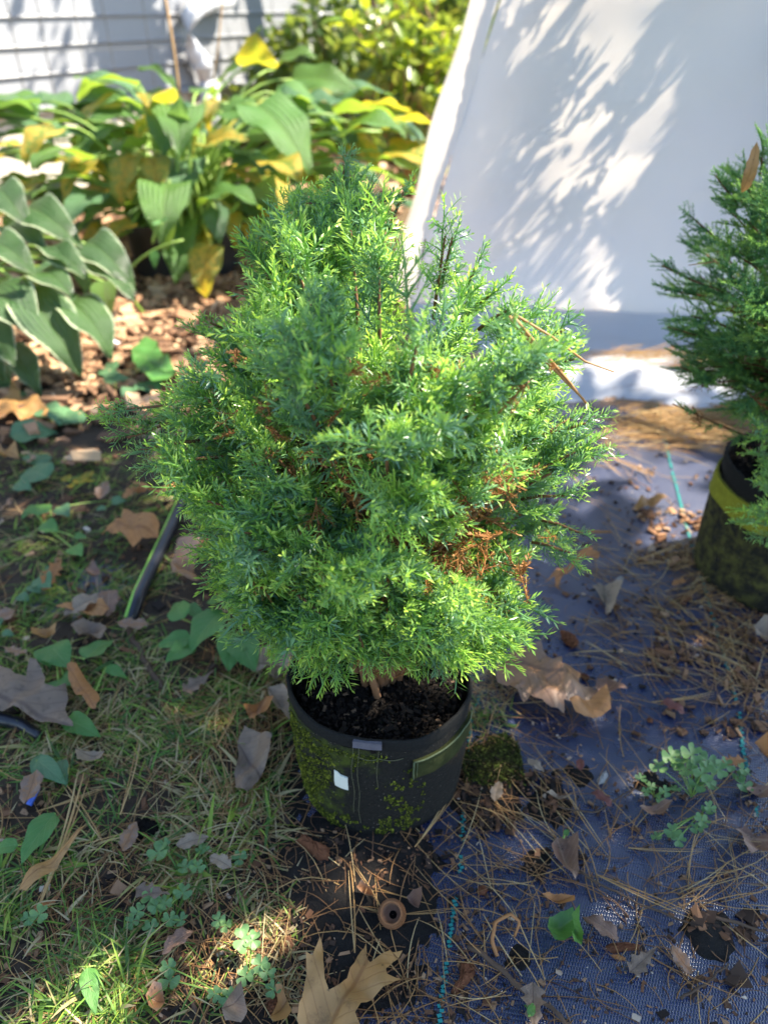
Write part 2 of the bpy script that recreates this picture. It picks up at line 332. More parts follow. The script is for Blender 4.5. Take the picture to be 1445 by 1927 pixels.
# ------------------------------------------------------------------ leaf meshes
def grid_leaf(L, W, prof='ovate', nu=12, nv=6, bend=0.6, fold=0.25, wave=0.05, seed=0, twist=0.0, tipcurl=0.0):
    """a leaf along +Y, upper side +Z; returns V, quads, uv"""
    r = np.random.default_rng(seed); u = np.linspace(0, 1, nu + 1); t = np.linspace(-1, 1, nv + 1)
    if prof == 'ovate': w = np.sin(np.pi * u ** 0.62) ** 0.85 * (1 - 0.18 * u)
    elif prof == 'heart': w = np.clip(np.sin(np.pi * np.clip(u * 0.93 + 0.07, 0, 1) ** 0.55), 0, 1) ** 0.8
    elif prof == 'lance': w = np.sin(np.pi * u ** 0.8) ** 1.0
    elif prof == 'obovate': w = np.sin(np.pi * u ** 1.25) ** 0.8
    elif prof == 'round': w = np.sqrt(np.clip(1 - (2 * u - 1) ** 2, 0, 1))
    elif prof == 'strap': w = np.clip(np.minimum(u * 6, (1 - u) * 5), 0, 1) ** 0.6
    else: w = np.interp(u, *prof)
    w = np.clip(w, 0.01, None) * W / 2
    ang = 0.35 * bend - bend * u ** 1.1 - tipcurl * np.clip(u - 0.75, 0, 1) * 4
    dy = np.cos(ang); dz = np.sin(ang); step = L / nu
    y = np.concatenate([[0], np.cumsum(0.5 * (dy[1:] + dy[:-1]))]) * step; z = np.concatenate([[0], np.cumsum(0.5 * (dz[1:] + dz[:-1]))]) * step
    ph = r.uniform(0, 6.28, 4)
    X = w[:, None] * t[None, :]
    wav = wave * L * np.abs(t)[None, :] ** 2 * (np.sin(u * 15 + ph[0])[:, None] * (t > 0)[None, :] + np.sin(u * 13 + ph[1])[:, None] * (t < 0)[None, :])
    h = fold * (np.abs(X) - 0.5 * np.abs(X) ** 2 / (w[:, None] + 1e-9)) + wav
    tw = twist * u[:, None]
    Xr = X * np.cos(tw) - h * np.sin(tw); hr = X * np.sin(tw) + h * np.cos(tw)
    nz_ = np.cos(ang)[:, None]; ny_ = -np.sin(ang)[:, None]
    V = np.stack([Xr, y[:, None] + ny_ * hr, z[:, None] + nz_ * hr], 2).reshape(-1, 3)
    uv = np.stack([np.repeat(u, nv + 1), np.tile(t * 0.5 + 0.5, nu + 1)], 1)
    F = [(i * (nv + 1) + j, i * (nv + 1) + j + 1, (i + 1) * (nv + 1) + j + 1, (i + 1) * (nv + 1) + j) for i in range(nu) for j in range(nv)]
    return V, np.array(F), uv
OAK = ([0, .06, .12, .2, .27, .31, .36, .44, .5, .54, .6, .68, .73, .78, .86, .9, .96, 1], [.03, .12, .28, .3, .42, .75, .35, .4, .62, 1.0, .42, .5, .75, .4, .34, .5, .2, .01])
MAPLE = ([0, .05, .14, .2, .28, .36, .44, .52, .6, .7, .8, 1], [.05, .3, .95, .55, .6, 1.0, .5, .42, .62, .3, .22, .01])
RAGGED = ([0, .1, .2, .28, .36, .5, .58, .7, .8, .9, 1], [.1, .5, .85, .7, 1.0, .8, .95, .6, .65, .3, .05])
def place_matrix(base, direction, up=(0, 0, 1), roll=0.0):
    f = unit(direction); upv = np.asarray(up, float)
    if abs(f @ unit(upv)) > 0.97: upv = np.array([0, -1.0, 0.2])
    Mx = rotmats(f[None], upv[None])[0]
    m = Matrix(Mx.tolist()).to_4x4(); m = m @ Matrix.Rotation(roll, 4, 'Y'); m.translation = Vector(base); return m
def outline_leaf(name, pts, mat, lift=None, z0=0.006, step=None, axis=None):
    """fills an outline (ground points x,y) with triangles; lift(u,v,x,y)->height; uv along the given axis (base, tip)"""
    P = np.asarray(pts, float)[:, :2]
    a, b = (P[0], P[len(P) // 2]) if axis is None else (np.asarray(axis[0])[:2], np.asarray(axis[1])[:2])
    L = np.linalg.norm(b - a); e = (b - a) / L; q = np.array([-e[1], e[0]])
    step = step or L / 14
    # roughen the outline a little so edges are not ruler-straight
    E = []
    for i in range(len(P)):
        p, n_ = P[i], P[(i + 1) % len(P)]; k = max(1, int(np.linalg.norm(n_ - p) / (step * 0.7)))
        for j in range(k):
            s = p + (n_ - p) * j / k
            if j: s = s + rng.normal(0, step * 0.06, 2)
            E.append(s)
    n = len(E); mn, mx = P.min(0), P.max(0); inner = []
    for x in np.arange(mn[0], mx[0], step):
        for y in np.arange(mn[1], mx[1], step): inner.append((x + rng.uniform(-.2, .2) * step, y + rng.uniform(-.2, .2) * step))
    vs_, _, fs, *_ = delaunay_2d_cdt([Vector(p) for p in E] + [Vector(p) for p in inner], [(i, (i + 1) % n) for i in range(n)], [], 1, 1e-6)
    used = sorted({i for f in fs for i in f}); mp = {o: i for i, o in enumerate(used)}
    Q = np.array([vs_[i][:] for i in used]); u = (Q - a) @ e / L; v = (Q - a) @ q / L
    wmax = np.abs(v).max() + 1e-6
    Z = z0 + (lift(u, v / wmax, Q[:, 0], Q[:, 1]) if lift else 0) + (vnoise(Q[:, 0], Q[:, 1], 38, 5) - 0.5) * 0.020 + (vnoise(Q[:, 0], Q[:, 1], 110, 6) - 0.5) * 0.004
    V = np.column_stack([Q, np.maximum(Z, 0.003)])
    uv = np.column_stack([u, v / wmax * 0.5 + 0.5])
    return mesh_py(name, V, [[mp[i] for i in f] for f in fs], mat, True, uv)

# ------------------------------------------------------------------ ground levels
POT = np.array([-0.004, 0.622]); POT_R, POT_H = 0.100, 0.173
POT2 = np.array([0.652, 1.030]); POT2_R, POT2_H = 0.118, 0.205
def smoothstep(a, b, x): t = np.clip((x - a) / (b - a), 0, 1); return t * t * (3 - 2 * t)
def soil_h(x, y):
    """height of the soil and humus; below 0 where the bare weed mat shows"""
    x = np.asarray(x, float); y = np.asarray(y, float)
    edge = np.interp(y, [0.25, 0.34, 0.52, 0.7, 0.9, 1.2, 1.6, 2.3, 3], [-0.09, -0.10, -0.115, -0.12, -0.2, -0.22, -0.05, 0.02, 0.05])
    n = vnoise(x, y, 11, 1) * 0.6 + vnoise(x, y, 28, 2) * 0.4
    left = smoothstep(0.07, -0.07, x - edge + (n - .5) * 0.16)
    bare = np.exp(-(((x + 0.50) / 0.15) ** 2 + ((y - 0.98) / 0.12) ** 2)) * 0.95
    left = left - bare * smoothstep(0.3, 0.55, n + 0.1)
    front = np.exp(-(((x + 0.035) / 0.10) ** 2 + ((y - 0.45) / 0.12) ** 2) ** 1.5) * 1.1
    blob = 0
    for (bx, by, br, ba) in ((0.20, 0.575, 0.03, .8), (0.17, 0.50, 0.022, .7), (0.335, 0.42, 0.035, .9), (0.12, 0.585, 0.05, .7), (0.24, 0.62, 0.02, .5), (0.33, 0.60, 0.03, .6), (0.13, 0.40, 0.03, .6)):
        blob = np.maximum(blob, ba * np.exp(-((x - bx) ** 2 + (y - by) ** 2) / br ** 2))
    m = np.maximum(np.maximum(left, front), blob)
    fine = vnoise(x, y, 70, 3) * 0.5 + vnoise(x, y, 160, 4) * 0.5
    return (m - 0.52) * 0.014 + (n - 0.5) * 0.012 * smoothstep(0.3, .7, m) + (fine - 0.5) * 0.007
def top_h(x, y): return np.maximum(0.0, soil_h(x, y))

# ground sheet to the horizon
gs = np.concatenate([np.linspace(-60, -3, 12), np.linspace(-2.5, 2.5, 26), np.linspace(3, 60, 12)])
gx, gy = np.meshgrid(gs, gs + 2)
gz = -0.03 + 0.0 * gx
GI = lambda r, c, n: r * n + c
nn = len(gs)
gF = [(i * nn + j, i * nn + j + 1, (i + 1) * nn + j + 1, (i + 1) * nn + j) for i in range(nn - 1) for j in range(nn - 1)]
o = link('ground', mesh_np('ground', np.stack([gx, gy, gz], 2).reshape(-1, 3), gF, M['ground'])); setp(o, 'leaf mould ground beneath everything', kind='structure')
# weed mat
ax_ = np.linspace(-1.2, 2.4, 73); ay_ = np.linspace(-0.4, 2.6, 61); mx, my = np.meshgrid(ax_, ay_)
mz = (vnoise(mx, my, 3, 9) - 0.6) * 0.006 - 0.001
nn = len(ax_)
mF = [(i * nn + j, i * nn + j + 1, (i + 1) * nn + j + 1, (i + 1) * nn + j) for i in range(len(ay_) - 1) for j in range(nn - 1)]
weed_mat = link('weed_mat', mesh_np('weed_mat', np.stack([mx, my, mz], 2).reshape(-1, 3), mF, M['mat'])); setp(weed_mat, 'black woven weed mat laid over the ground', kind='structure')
# teal marker lines woven into the mat: small raised stitches
for pts in ([(1235, 755), (1258, 860), (1290, 985), (1312, 1060), (1372, 1265), (1388, 1330), (1400, 1420), (1432, 1560)], [(905, 1300), (888, 1345), (873, 1500), (866, 1640), (853, 1720), (841, 1800), (829, 1900), (822, 1960)]):
    P = np.array([G(*p) for p in pts]); d = np.concatenate([[0], np.cumsum(np.linalg.norm(np.diff(P, axis=0), axis=1))])
    mb = MB(); s = 0.0; k = 0
    while s < d[-1]:
        x, y = np.interp(s, d, P[:, 0]), np.interp(s, d, P[:, 1])
        if vnoise(x * 1.0, y, 60, 21) > (0.40 if y < .6 else .22):
            a = rnd.uniform(-.35, .35) + 0.25
            c_, s_ = math.cos(a), math.sin(a)
            zz = float((vnoise(x, y, 3, 9) - 0.6) * 0.006) + 0.0006
            mb.box((x + rnd.uniform(-.0008, .0008) + (0.0008 if k % 2 else -0.0008), y, zz), (0.0042, 0.0030, 0.0012), [[c_, -s_, 0], [s_, c_, 0], [0, 0, 1]])
        s += 0.0044; k += 1
    mb.build('marker_line', M['teal'], weed_mat)
# soil and humus lying on the mat
sx = np.linspace(-1.2, 0.45, 331); sy = np.linspace(0.22, 2.7, 461); X, Y = np.meshgrid(sx, sy); Z = soil_h(X, Y)
nn = len(sx); idx = np.arange(X.size).reshape(X.shape)
q = np.stack([idx[:-1, :-1], idx[:-1, 1:], idx[1:, 1:], idx[1:, :-1]], 2).reshape(-1, 4)
zz = Z.ravel(); q = q[(zz[q].max(1) > -0.004)]
us, inv = np.unique(q, return_inverse=True)
o = link('soil', mesh_np('soil', np.stack([X, Y, Z], 2).reshape(-1, 3)[us], inv.reshape(-1, 4), M['soil'])); setp(o, 'dark soil and humus spread over the mat', kind='structure')

# ------------------------------------------------------------------ house wall
WA = np.array([-1.8, 4.0, 0]); WD = np.array([math.sin(R_(27)), math.cos(R_(27)), 0]); WN = np.array([WD[1], -WD[0], 0])
house = empty('house_wall', WA); setp(house, 'white clapboard house wall on a pale foundation', 'wall', kind='thing')
def wpt(t, n, z): return WD * t + WN * n + np.array([0, 0, z])
def wprism(name, prof, t0, t1, mat, parent=house):
    k = len(prof); V = [wpt(t, n, z) for t in (t0, t1) for n, z in prof]
    F = [(i, (i + 1) % k, k + (i + 1) % k, k + i) for i in range(k)] + [tuple(range(k))[::-1], tuple(range(k, 2 * k))]
    return link(name, mesh_py(name, V, F, mat), parent)
z = 0.388
while z < 2.2:
    wprism('siding_board', [(0.0, z), (0.018, z), (0.020, z + 0.006), (0.016, z + 0.012), (0.005, z + 0.117), (0.0, z + 0.117)], -3.0, 5.2, M['siding']); z += 0.1175
wprism('foundation', [(-0.12, -0.05), (-0.015, -0.05), (-0.015, 0.352), (-0.12, 0.352)], -3.0, 5.2, M['concrete'])
wprism('sill_trim', [(-0.1, 0.354), (0.026, 0.354), (0.026, 0.372), (0.012, 0.386), (-0.1, 0.386)], -3.0, 5.2, M['siding'])
wprism('sheathing', [(-0.12, 0.386), (-0.004, 0.386), (-0.004, 2.2), (-0.12, 2.2)], -3.0, 5.2, M['concrete'])
dp = empty('downspout', wpt(1.4, 0, 0) + WA); setp(dp, 'white round downspout with an elbow against the clapboard wall', 'downspout')
L0 = wpt(1.4, 0, 0)
def wl_(t, n, z): return wpt(t, n, z) - L0
mb = MB(); mb.tube([wl_(1.47, .09, 0.40), wl_(1.43, .09, .5), wl_(1.36, .09, .58), wl_(1.34, .09, .66), wl_(1.36, .09, .73), wl_(1.44, .09, .775), wl_(1.56, .09, .80), wl_(1.75, .09, .82)], .05, 16)
mb.build('elbow', M['pvc'], dp, True)
mb = MB(); mb.tube([wl_(1.47, .09, 0.05), wl_(1.47, .09, .41)], .058, 16); mb.build('lower_pipe', M['pvc'], dp, True)
mb = MB(); mb.tube([wl_(1.75, .09, .82), wl_(1.78, .09, 2.1)], .05, 16); mb.build('upper_pipe', M['pvc'], dp, True)
mb = MB(); mb.tube([wl_(1.40, .09, 0.53), wl_(1.455, .09, .47)], .056, 16); mb.build('collar', M['pvc'], dp, True)
vp = empty('vent_pipe', wpt(2.95, 0, 0) + WA); setp(vp, 'short white pipe stub jutting from the far end of the house wall', 'pipe')
mb = MB(); a0 = wpt(2.95, 0, 0); mb.tube([wpt(2.95, 0.0, .70) - a0, wpt(2.95, .16, .70) - a0, wpt(2.97, .24, .67) - a0, wpt(2.98, .27, .60) - a0], .042, 14); mb.build('pipe', M['pvc'], vp, True)
mb = MB(); mb.tube([wpt(2.95, .010, .70) - a0, wpt(2.95, .03, .70) - a0], .062, 14); mb.build('flange', M['pvc'], vp, True)
# thin wires strung up in front of the wall
wf = empty('wire_trellis', WA); setp(wf, 'thin upright wires strung in front of the clapboard wall', 'trellis')
for t in (-0.02, 0.16, 0.36, 0.60, 0.86, 1.72, 1.98, 2.3):
    mb = MB(); b = rnd.uniform(-.03, .03); mb.tube([wpt(t, .22, 0.0), wpt(t + b, .22, .4), wpt(t + 2 * b, .22, .9), wpt(t + 2 * b, .2, 2.0)], .0019, 5); mb.build('wire', M['wire'], wf)
for zz_ in (0.24, 0.62):
    mb = MB(); mb.tube([wpt(-.3, .223, zz_), wpt(1.0, .223, zz_ - .015), wpt(2.6, .223, zz_)], .0011, 4); mb.build('wire', M['wire'], wf)

# ------------------------------------------------------------------ white cloth cover
cover = empty('cloth_cover', (0.3, 2.2, 0)); setp(cover, 'big white cloth cover draped like a tent behind the shrubs', 'cover')
c0 = np.array([0.3, 2.2, 0])
def cover_left(s):   # front left edge, s 0 at the ground to 1 at the top
    return np.array([0.075 + 0.29 * s + 0.05 * s * s, 2.27 + 0.06 * s, 1.15 * s])
def front_pt(u, s):
    l = cover_left(s); r = np.array([2.0 - 0.2 * s, 2.08 + 0.13 * s, 1.15 * s])
    p = l + (r - l) * u
    bulge = 0.05 * math.sin(math.pi * min(1, u * 1.0)) * (1 - 0.5 * s)
    x, z = p[0], p[2]
    # pull folds fanning from the bottom left corner and hanging folds towards the hem
    fold = 0.010 * math.sin(14 * math.atan2(z + 0.05, x - 0.0) + 1.0) * math.exp(-((x - .2) ** 2 + z * z) * 4)
    fold += 0.007 * math.sin(x * 23 + 3 * z) * math.exp(-z * 4) + 0.006 * float(vnoise(x, z, 5, 31) - .5) * 2 + 0.003 * math.sin(x * 4 - z * 26) * math.exp(-(x - 1.1) ** 2 * 6)
    dent = -0.035 * math.exp(-(((x - 0.42) / 0.16) ** 2 + ((z - 0.3) / 0.3) ** 2))
    fold += .0035 * math.sin(31 * x + 9 * z + 3 * math.sin(7 * z)) * float(vnoise(x, z, 3.5, 44)) + .010 * abs(float(vnoise(x * 1.0 + z * .6, z * 2.2 - x, 6, 45)) - .5)
    return np.array([p[0], p[1] - bulge + fold - dent, p[2] + 0.035])
nu_, ns_ = 150, 100
V = [front_pt(i / nu_, j / ns_) - c0 for j in range(ns_ + 1) for i in range(nu_ + 1)]
F = [(j * (nu_ + 1) + i, j * (nu_ + 1) + i + 1, (j + 1) * (nu_ + 1) + i + 1, (j + 1) * (nu_ + 1) + i) for j in range(ns_) for i in range(nu_)]
link('front_panel', mesh_py('front_panel', V, F, M['cloth'], True), cover)
V = []
for j in range(ns_ + 1):                       # rounded corner then the side falling away to the back left
    s = j / ns_; l = front_pt(0, s); 
    for i in range(13):
        a = i / 12; off = np.array([-0.022 * math.sin(min(1, a * 2.2) * math.pi / 2) - 0.03 * a + 0.006 * math.sin(s * 17 + a * 4), 0.02 * (1 - math.cos(min(1, a * 2.2) * math.pi / 2)) + 0.26 * a ** 1.3, 0])
        V.append(l + off - c0)
F = [(j * 13 + i + 1, j * 13 + i, (j + 1) * 13 + i, (j + 1) * 13 + i + 1) for j in range(ns_) for i in range(12)]
link('side_panel', mesh_py('side_panel', V, F, M['cloth'], True), cover)
# hem roll and the skirt that lies on the ground
mb = MB(); mb.tube([front_pt(u, 0) - c0 + np.array([0, -0.004, -0.012 + 0.004 * math.sin(u * 60)]) for u in np.linspace(0, 1, 60)], 0.010, 8); mb.build('hem', M['cloth'], cover, True)
V = []; ni, nj = 90, 22
for i in range(ni + 1):
    u = i / ni; p = front_pt(u, 0)
    for j in range(nj + 1):
        v = j / nj; out = 0.46 + 0.05 * math.sin(u * 9) + 0.03 * float(vnoise(u * 10, 0, 1.3, 3))
        zz_ = 0.012 + 0.045 * (1 - v) ** 3 + 0.034 * math.exp(-((v - 0.80) / 0.10) ** 2) + 0.016 * (float(vnoise(u * 14, v * 4, 1.2, 8)) - .4) * (1 - v * .6) + 0.012 * math.exp(-((v - .42) / .1) ** 2)
        if v > .97: zz_ = 0.004
        V.append((p[0] + 0.02 * math.sin(v * 5 + u * 12), p[1] - 0.018 - v * out + 0.02 * v * math.sin(u * 31), max(zz_, .004)) - c0)
F = [(i * (nj + 1) + j, i * (nj + 1) + j + 1, (i + 1) * (nj + 1) + j + 1, (i + 1) * (nj + 1) + j) for i in range(ni) for j in range(nj)]
link('skirt', mesh_py('skirt', V, F, M['cloth'], True), cover)

# ------------------------------------------------------------------ scattered leaf quads (crowns, bushes)
def leaf_cloud(P, size, seed=0, flat=0.0, elong=0.55, up=None, tint=None):
    """folded six-vertex leaves at points P with random frames"""
    r = np.random.default_rng(seed); n = len(P)
    f = r.normal(size=(n, 3)); 
    if up is not None: f = f * (1 - flat) + up * flat
    u = r.normal(size=(n, 3)); Mx = rotmats(f, u)
    T = np.array([[0, 0, 0], [.5 * elong, .35, .06], [.42 * elong, .7, .07], [0, 1, -.05], [-.42 * elong, .7, .07], [-.5 * elong, .35, .06]])
    sz = size * r.uniform(0.65, 1.25, n)
    V = np.einsum('nij,kj->nki', Mx, T) * sz[:, None, None] + P[:, None, :]
    base = (np.arange(n) * 6)[:, None]
    F = np.concatenate([base + np.array([0, 1, 2, 3]), base + np.array([0, 3, 4, 5])], 0)
    tt = r.uniform(0, 1, n) if tint is None else tint
    return V.reshape(-1, 3), F, np.repeat(tt, 6)

# ------------------------------------------------------------------ unseen oak off to the right, its crown shaped to dapple the yard
tree = empty('unseen_oak', (4.5, 0.1, 0)); setp(tree, 'unseen oak tree outside the frame, its crown shaped to shade the yard', 'tree')
mb = MB(); mb.tube([(0, 0, -.05), (-.02, .02, 1.0), (-.1, .0, 2.2), (-.3, .1, 3.2), (-.4, .3, 4.6)], [.15, .125, .11, .09, .03], 12)
for k in range(9):
    a = k * 0.72; h = 1.9 + 0.22 * k; mb.tube([(-.1, 0, h), (-1.0 + .3 * math.cos(a), .7 + .6 * math.sin(a), h + .4), (-2.2 + .7 * math.cos(a), 1.5 + 1.2 * math.sin(a), h + .5)], [.05, .03, .008], 6)
mb.build('trunk', M['branch'], tree, True)
LIT = [(G(1180, 705), .085), (G(1080, 725), .05), (G(1290, 735), .06), (G(1200, 800), .05), (G(1300, 820), .04),(G(120, 1350), .012), (G(230, 1480), -.01),(G(310, 950), .02), (G(130, 900), .02), (G(330, 1120), .0), (G(60, 980), .01),(np.array([-.9, 1.85, .36]), .2), (np.array([-.75, 1.8, .25]), .1),
    (np.array([.02, .60, .42]), .165), (np.array([.03, .59, .31]), .085), (np.array([.02, .62, .52]), .10), (np.array([-.06, .66, .56]), .025), (np.array([-.12, .66, .45]), .03),
    (G(1230, 905), .085), (G(1310, 990), .07), (G(1120, 850), .05), (G(965, 1785), -.012), (AT(1100, 120, 2.5), .30), (AT(1000, 330, 2.4), .25), (AT(1130, 330, 2.4), .2), (AT(1100, 560, 2.3), .15), (AT(940, 480, 2.3), .15), (AT(830, 260, 2.6), .25), (AT(1250, 60, 2.5), .2),
    (G(400, 590), .24), (G(320, 560), .15), (G(300, 640), .15), (G(480, 560), .2), (G(250, 600), .10), (np.array([-.70, 1.95, .40]), .13), (np.array([-.98, 1.9, .42]), .14), (np.array([-.85, 1.8, .33]), .06),
    (np.array([-.7, 2.7, .55]), .20), (np.array([-.45, 2.75, .6]), .16), (np.array([-1.1, 2.9, .6]), .14), (np.array([-.75, 2.5, .35]), .16), (np.array([-.2, 2.9, .5]), .16), (np.array([-1.2, 2.7, .35]), .15), (np.array([-.4, 2.5, .3]), .08),
    (np.array([.66, 1.05, .62]), .10), (np.array([.60, 1.02, .54]), .17), (np.array([.60, .99, .40]), .10), (np.array([0.55, 1.0, .15]), .05)]
n = 18000; T = np.column_stack([rng.uniform(-1.9, 1.3, n), rng.uniform(0.1, 3.0, n), rng.uniform(0, .1, n)])
hh = rng.uniform(1.9, 3.6, n); P = T + SUNDIR * (hh / SUNDIR[2])[:, None]  # crown leaves set along the sun's rays above the ground to be shaded
keep = (T[:, 1] < np.where(T[:, 0] < -.3, 1.5, 1.75)) | (rng.uniform(0, 1, n) < .10) | ((T[:, 0] > .25) & (T[:, 1] < 2.0))
for c, rr in LIT:
    d = P - c; perp = np.linalg.norm(d - (d @ SUNDIR)[:, None] * SUNDIR, axis=1)
    keep &= perp > rr + 0.045 + rng.normal(0, 0.012, n)
# a broken crown: thin out by a soft noise so small flecks get through
keep &= (vnoise(T[:, 0], T[:, 1], 6, 77) * .6 + vnoise(T[:, 0], T[:, 1], 17, 78) * .4) > 0.17
V, F, tt = leaf_cloud(P[keep] - np.array([4.5, 0.1, 0]), 0.105, 5)
setp(link('crown', mesh_np('crown', V, F, M['bushleaf'], tt), tree), kind='stuff')

# leafy shrub growing behind the cover: its leaves and branches shadow the cloth
bs = empty('broadleaf_shrub', (1.2, 2.9, 0)); setp(bs, 'leafy shrub behind the white cover, seen as shadows on the cloth', 'shrub')
b0 = np.array([1.2, 2.9, 0])
def panel_y(x, z):
    s = max(0, (z - .035)) / 1.15; l = cover_left(s); rx = 2.0 - .2 * s; u = min(1.0, max(0.0, (x - l[0]) / (rx - l[0])))
    return l[1] + (2.08 + .13 * s - l[1]) * u - 0.05 * math.sin(math.pi * u) * (1 - .5 * s)
def panel_at(px, py):
    """point of the leaning front panel seen at that pixel"""
    d = ray(px, py); lo = 1.5
    for _ in range(40):
        p = _C + d * (lo / d[1]); lo = 0.5 * lo + 0.5 * panel_y(p[0], p[2])
    return _C + d * (lo / d[1])
def inpoly(x, y, poly):
    c = np.zeros(len(x), bool); j = len(poly) - 1
    for i in range(len(poly)):
        xi, yi = poly[i]; xj, yj = poly[j]
        c ^= ((yi > y) != (yj > y)) & (x < (xj - xi) * (y - yi) / (yj - yi + 1e-9) + xi); j = i
    return c
polys = [[(880, -80), (1360, -80), (1330, 90), (1275, 240), (1235, 340), (1140, 325), (1060, 280), (985, 250), (955, 175), (925, 170), (878, 160)],
         [(1000, 255), (1130, 290), (1200, 345), (1130, 440), (970, 455), (955, 350)], [(855, 280), (905, 235), (985, 420), (1040, 560), (1070, 660), (905, 660), (862, 450)],
         [(1045, 455), (1190, 445), (1180, 580), (1105, 660), (1000, 660), (1030, 550)]]
dense = [1.0, .97, .80, .97]
n = 20000; px = rng.uniform(775, 1700, n); py = rng.uniform(-160, 660, n)
lit = np.zeros(n, bool)
for pl, dn in zip(polys, dense): lit |= inpoly(px, py, pl) & (rng.uniform(0, 1, n) < dn)
clusters = [(965, 70, 42), (1035, 190, 40), (1000, 140, 34), (1040, 120, 22), (1240, 60, 42), (1205, 150, 42), (1165, 205, 38), (1110, 215, 26), (1270, 20, 40), (1150, 250, 28), (1060, 350, 18), (1010, 330, 16), (1100, 350, 14)]
incl = np.zeros(n, bool)
for (x, y, r) in clusters: incl |= (px - x) ** 2 + (py - y) ** 2 < r * r * rng.uniform(.3, 1.2, n) ** 2
edge_left = px < 905 + rng.normal(0, 8, n)
kp = (~lit | (incl & (rng.uniform(0, 1, n) < .42)))
px, py, incl = px[kp], py[kp], incl[kp]
Q = np.array([panel_at(a, b) for a, b in zip(px, py)])
s = rng.uniform(0.35, 0.85, len(Q)); s[incl] = rng.uniform(0.32, 0.52, incl.sum())
Pq = Q + SUNDIR * s[:, None]
ok = np.array([q[0] > cover_left(q[2] / 1.15)[0] + .05 and q[1] > panel_y(q[0], q[2]) + 0.055 for q in Pq])
V, F, tt = leaf_cloud(Pq[ok] - b0, 0.031, 9, 0.35, 0.5, np.array([0, .3, .9]))
setp(link('foliage', mesh_np('foliage', V, F, M['bushleaf'], tt), bs), kind='stuff')
mb = MB()
for pts, r in (([(1200, -160), (1100, -10), (1030, 75), (985, 130)], .016), ([(1330, -60), (1250, 50), (1190, 170), (1120, 240)], .006), ([(1060, 120), (1030, 200), (1010, 260)], .004)):
    mb.tube([panel_at(*p) + SUNDIR * 0.30 - b0 for p in pts], [r, r, r * .8, r * .5][:len(pts)], 8)
mb.tube([(0.3, .2, 0), (.3, .2, .6), (.25, .1, 1.3)], [.025, .02, .012], 8)
mb.build('branch', M['branch'], bs, True)

# ------------------------------------------------------------------ far bushes and a tree beyond
def bush(name, c, r, n, size, label, tint_shift=0.0, seed=0, z=0.0, group=None):
    b = empty(name, (c[0], c[1], z)); setp(b, label, 'bush', group)
    rr = np.random.default_rng(seed); d = rr.normal(size=(n, 3)); d /= np.linalg.norm(d, axis=1)[:, None]; d[:, 2] = np.abs(d[:, 2]) * 1.0
    lump = 0.72 + 0.42 * np.array([vnoise(a * 2 + 5, b_ * 2 + cc, 1.3, seed) for a, b_, cc in d])
    P = d * (rr.uniform(0.35, 1, n) ** 0.5 * lump)[:, None] * np.array(r)
    V, F, tt = leaf_cloud(P, size, seed + 1)
    setp(link('foliage', mesh_np('foliage', V, F, M['bushleaf'], np.clip(tt * .8 + tint_shift, 0, 1)), b), kind='stuff')
    mb = MB()
    for k in range(6):
        a = k * 1.05 + seed; mb.tube(bez((0.03 * math.cos(a), .03 * math.sin(a), -.02), (.1 * math.cos(a), .1 * math.sin(a), r[2] * .4), (r[0] * .6 * math.cos(a), r[1] * .6 * math.sin(a), r[2] * .75), 6), [.018, .014, .011, .008, .006, .004], 6)
    mb.build('stem', M['branch'], b, True)
    return b
bush('leafy_bush', (-.25, 5.6), (.75, .6, .95), 3200, .075, 'loose green bush between the wall and the sunlit azalea', 0.1, 41)
bush('leafy_bush', (.55, 6.4), (.9, .8, 1.5), 3600, .085, 'yellow green bush behind the sunlit azalea', 0.28, 42)
bush('leafy_bush', (-1.0, 8.2), (1.4, .9, 1.7), 3000, .11, 'tall dark green bush past the far end of the house wall', 0.0, 43)
bush('leafy_bush', (1.6, 7.6), (1.5, .9, 2.0), 3000, .11, 'tall bush behind the top of the white cover', 0.15, 44)
tr = empty('slim_tree', (-.12, 6.1, 0)); setp(tr, 'slim dark tree trunk rising behind the azalea', 'tree')
mb = MB(); mb.tube([(0, 0, -.05), (.02, 0, .5), (0, .02, 1.2), (.05, 0, 3.2)], [.085, .075, .07, .05], 12); mb.build('trunk', M['branch'], tr, True)
PT = np.random.default_rng(4).normal(size=(1400, 3)) * np.array([.7, .7, .45]) + np.array([.05, 0, 3.4])
_a = rng.uniform(.78, 1.16, 900); _z = rng.uniform(.40, 1.3, 900); _s = rng.uniform(1.3, 1.7, 900)
PW = np.array([WA + wpt(a_, .02, z_) + SUNDIR * s_ for a_, z_, s_ in zip(_a, _z, _s)]) - np.array([-.12, 6.1, 0]); PT = np.concatenate([PT, PW[PW[:, 2] > 1.0]])  # added leaves out of view, set along the sun's rays to shade the siding
V, F, tt = leaf_cloud(PT, .1, 4); setp(link('crown', mesh_np('crown', V, F, M['bushleaf'], tt), tr), kind='stuff')

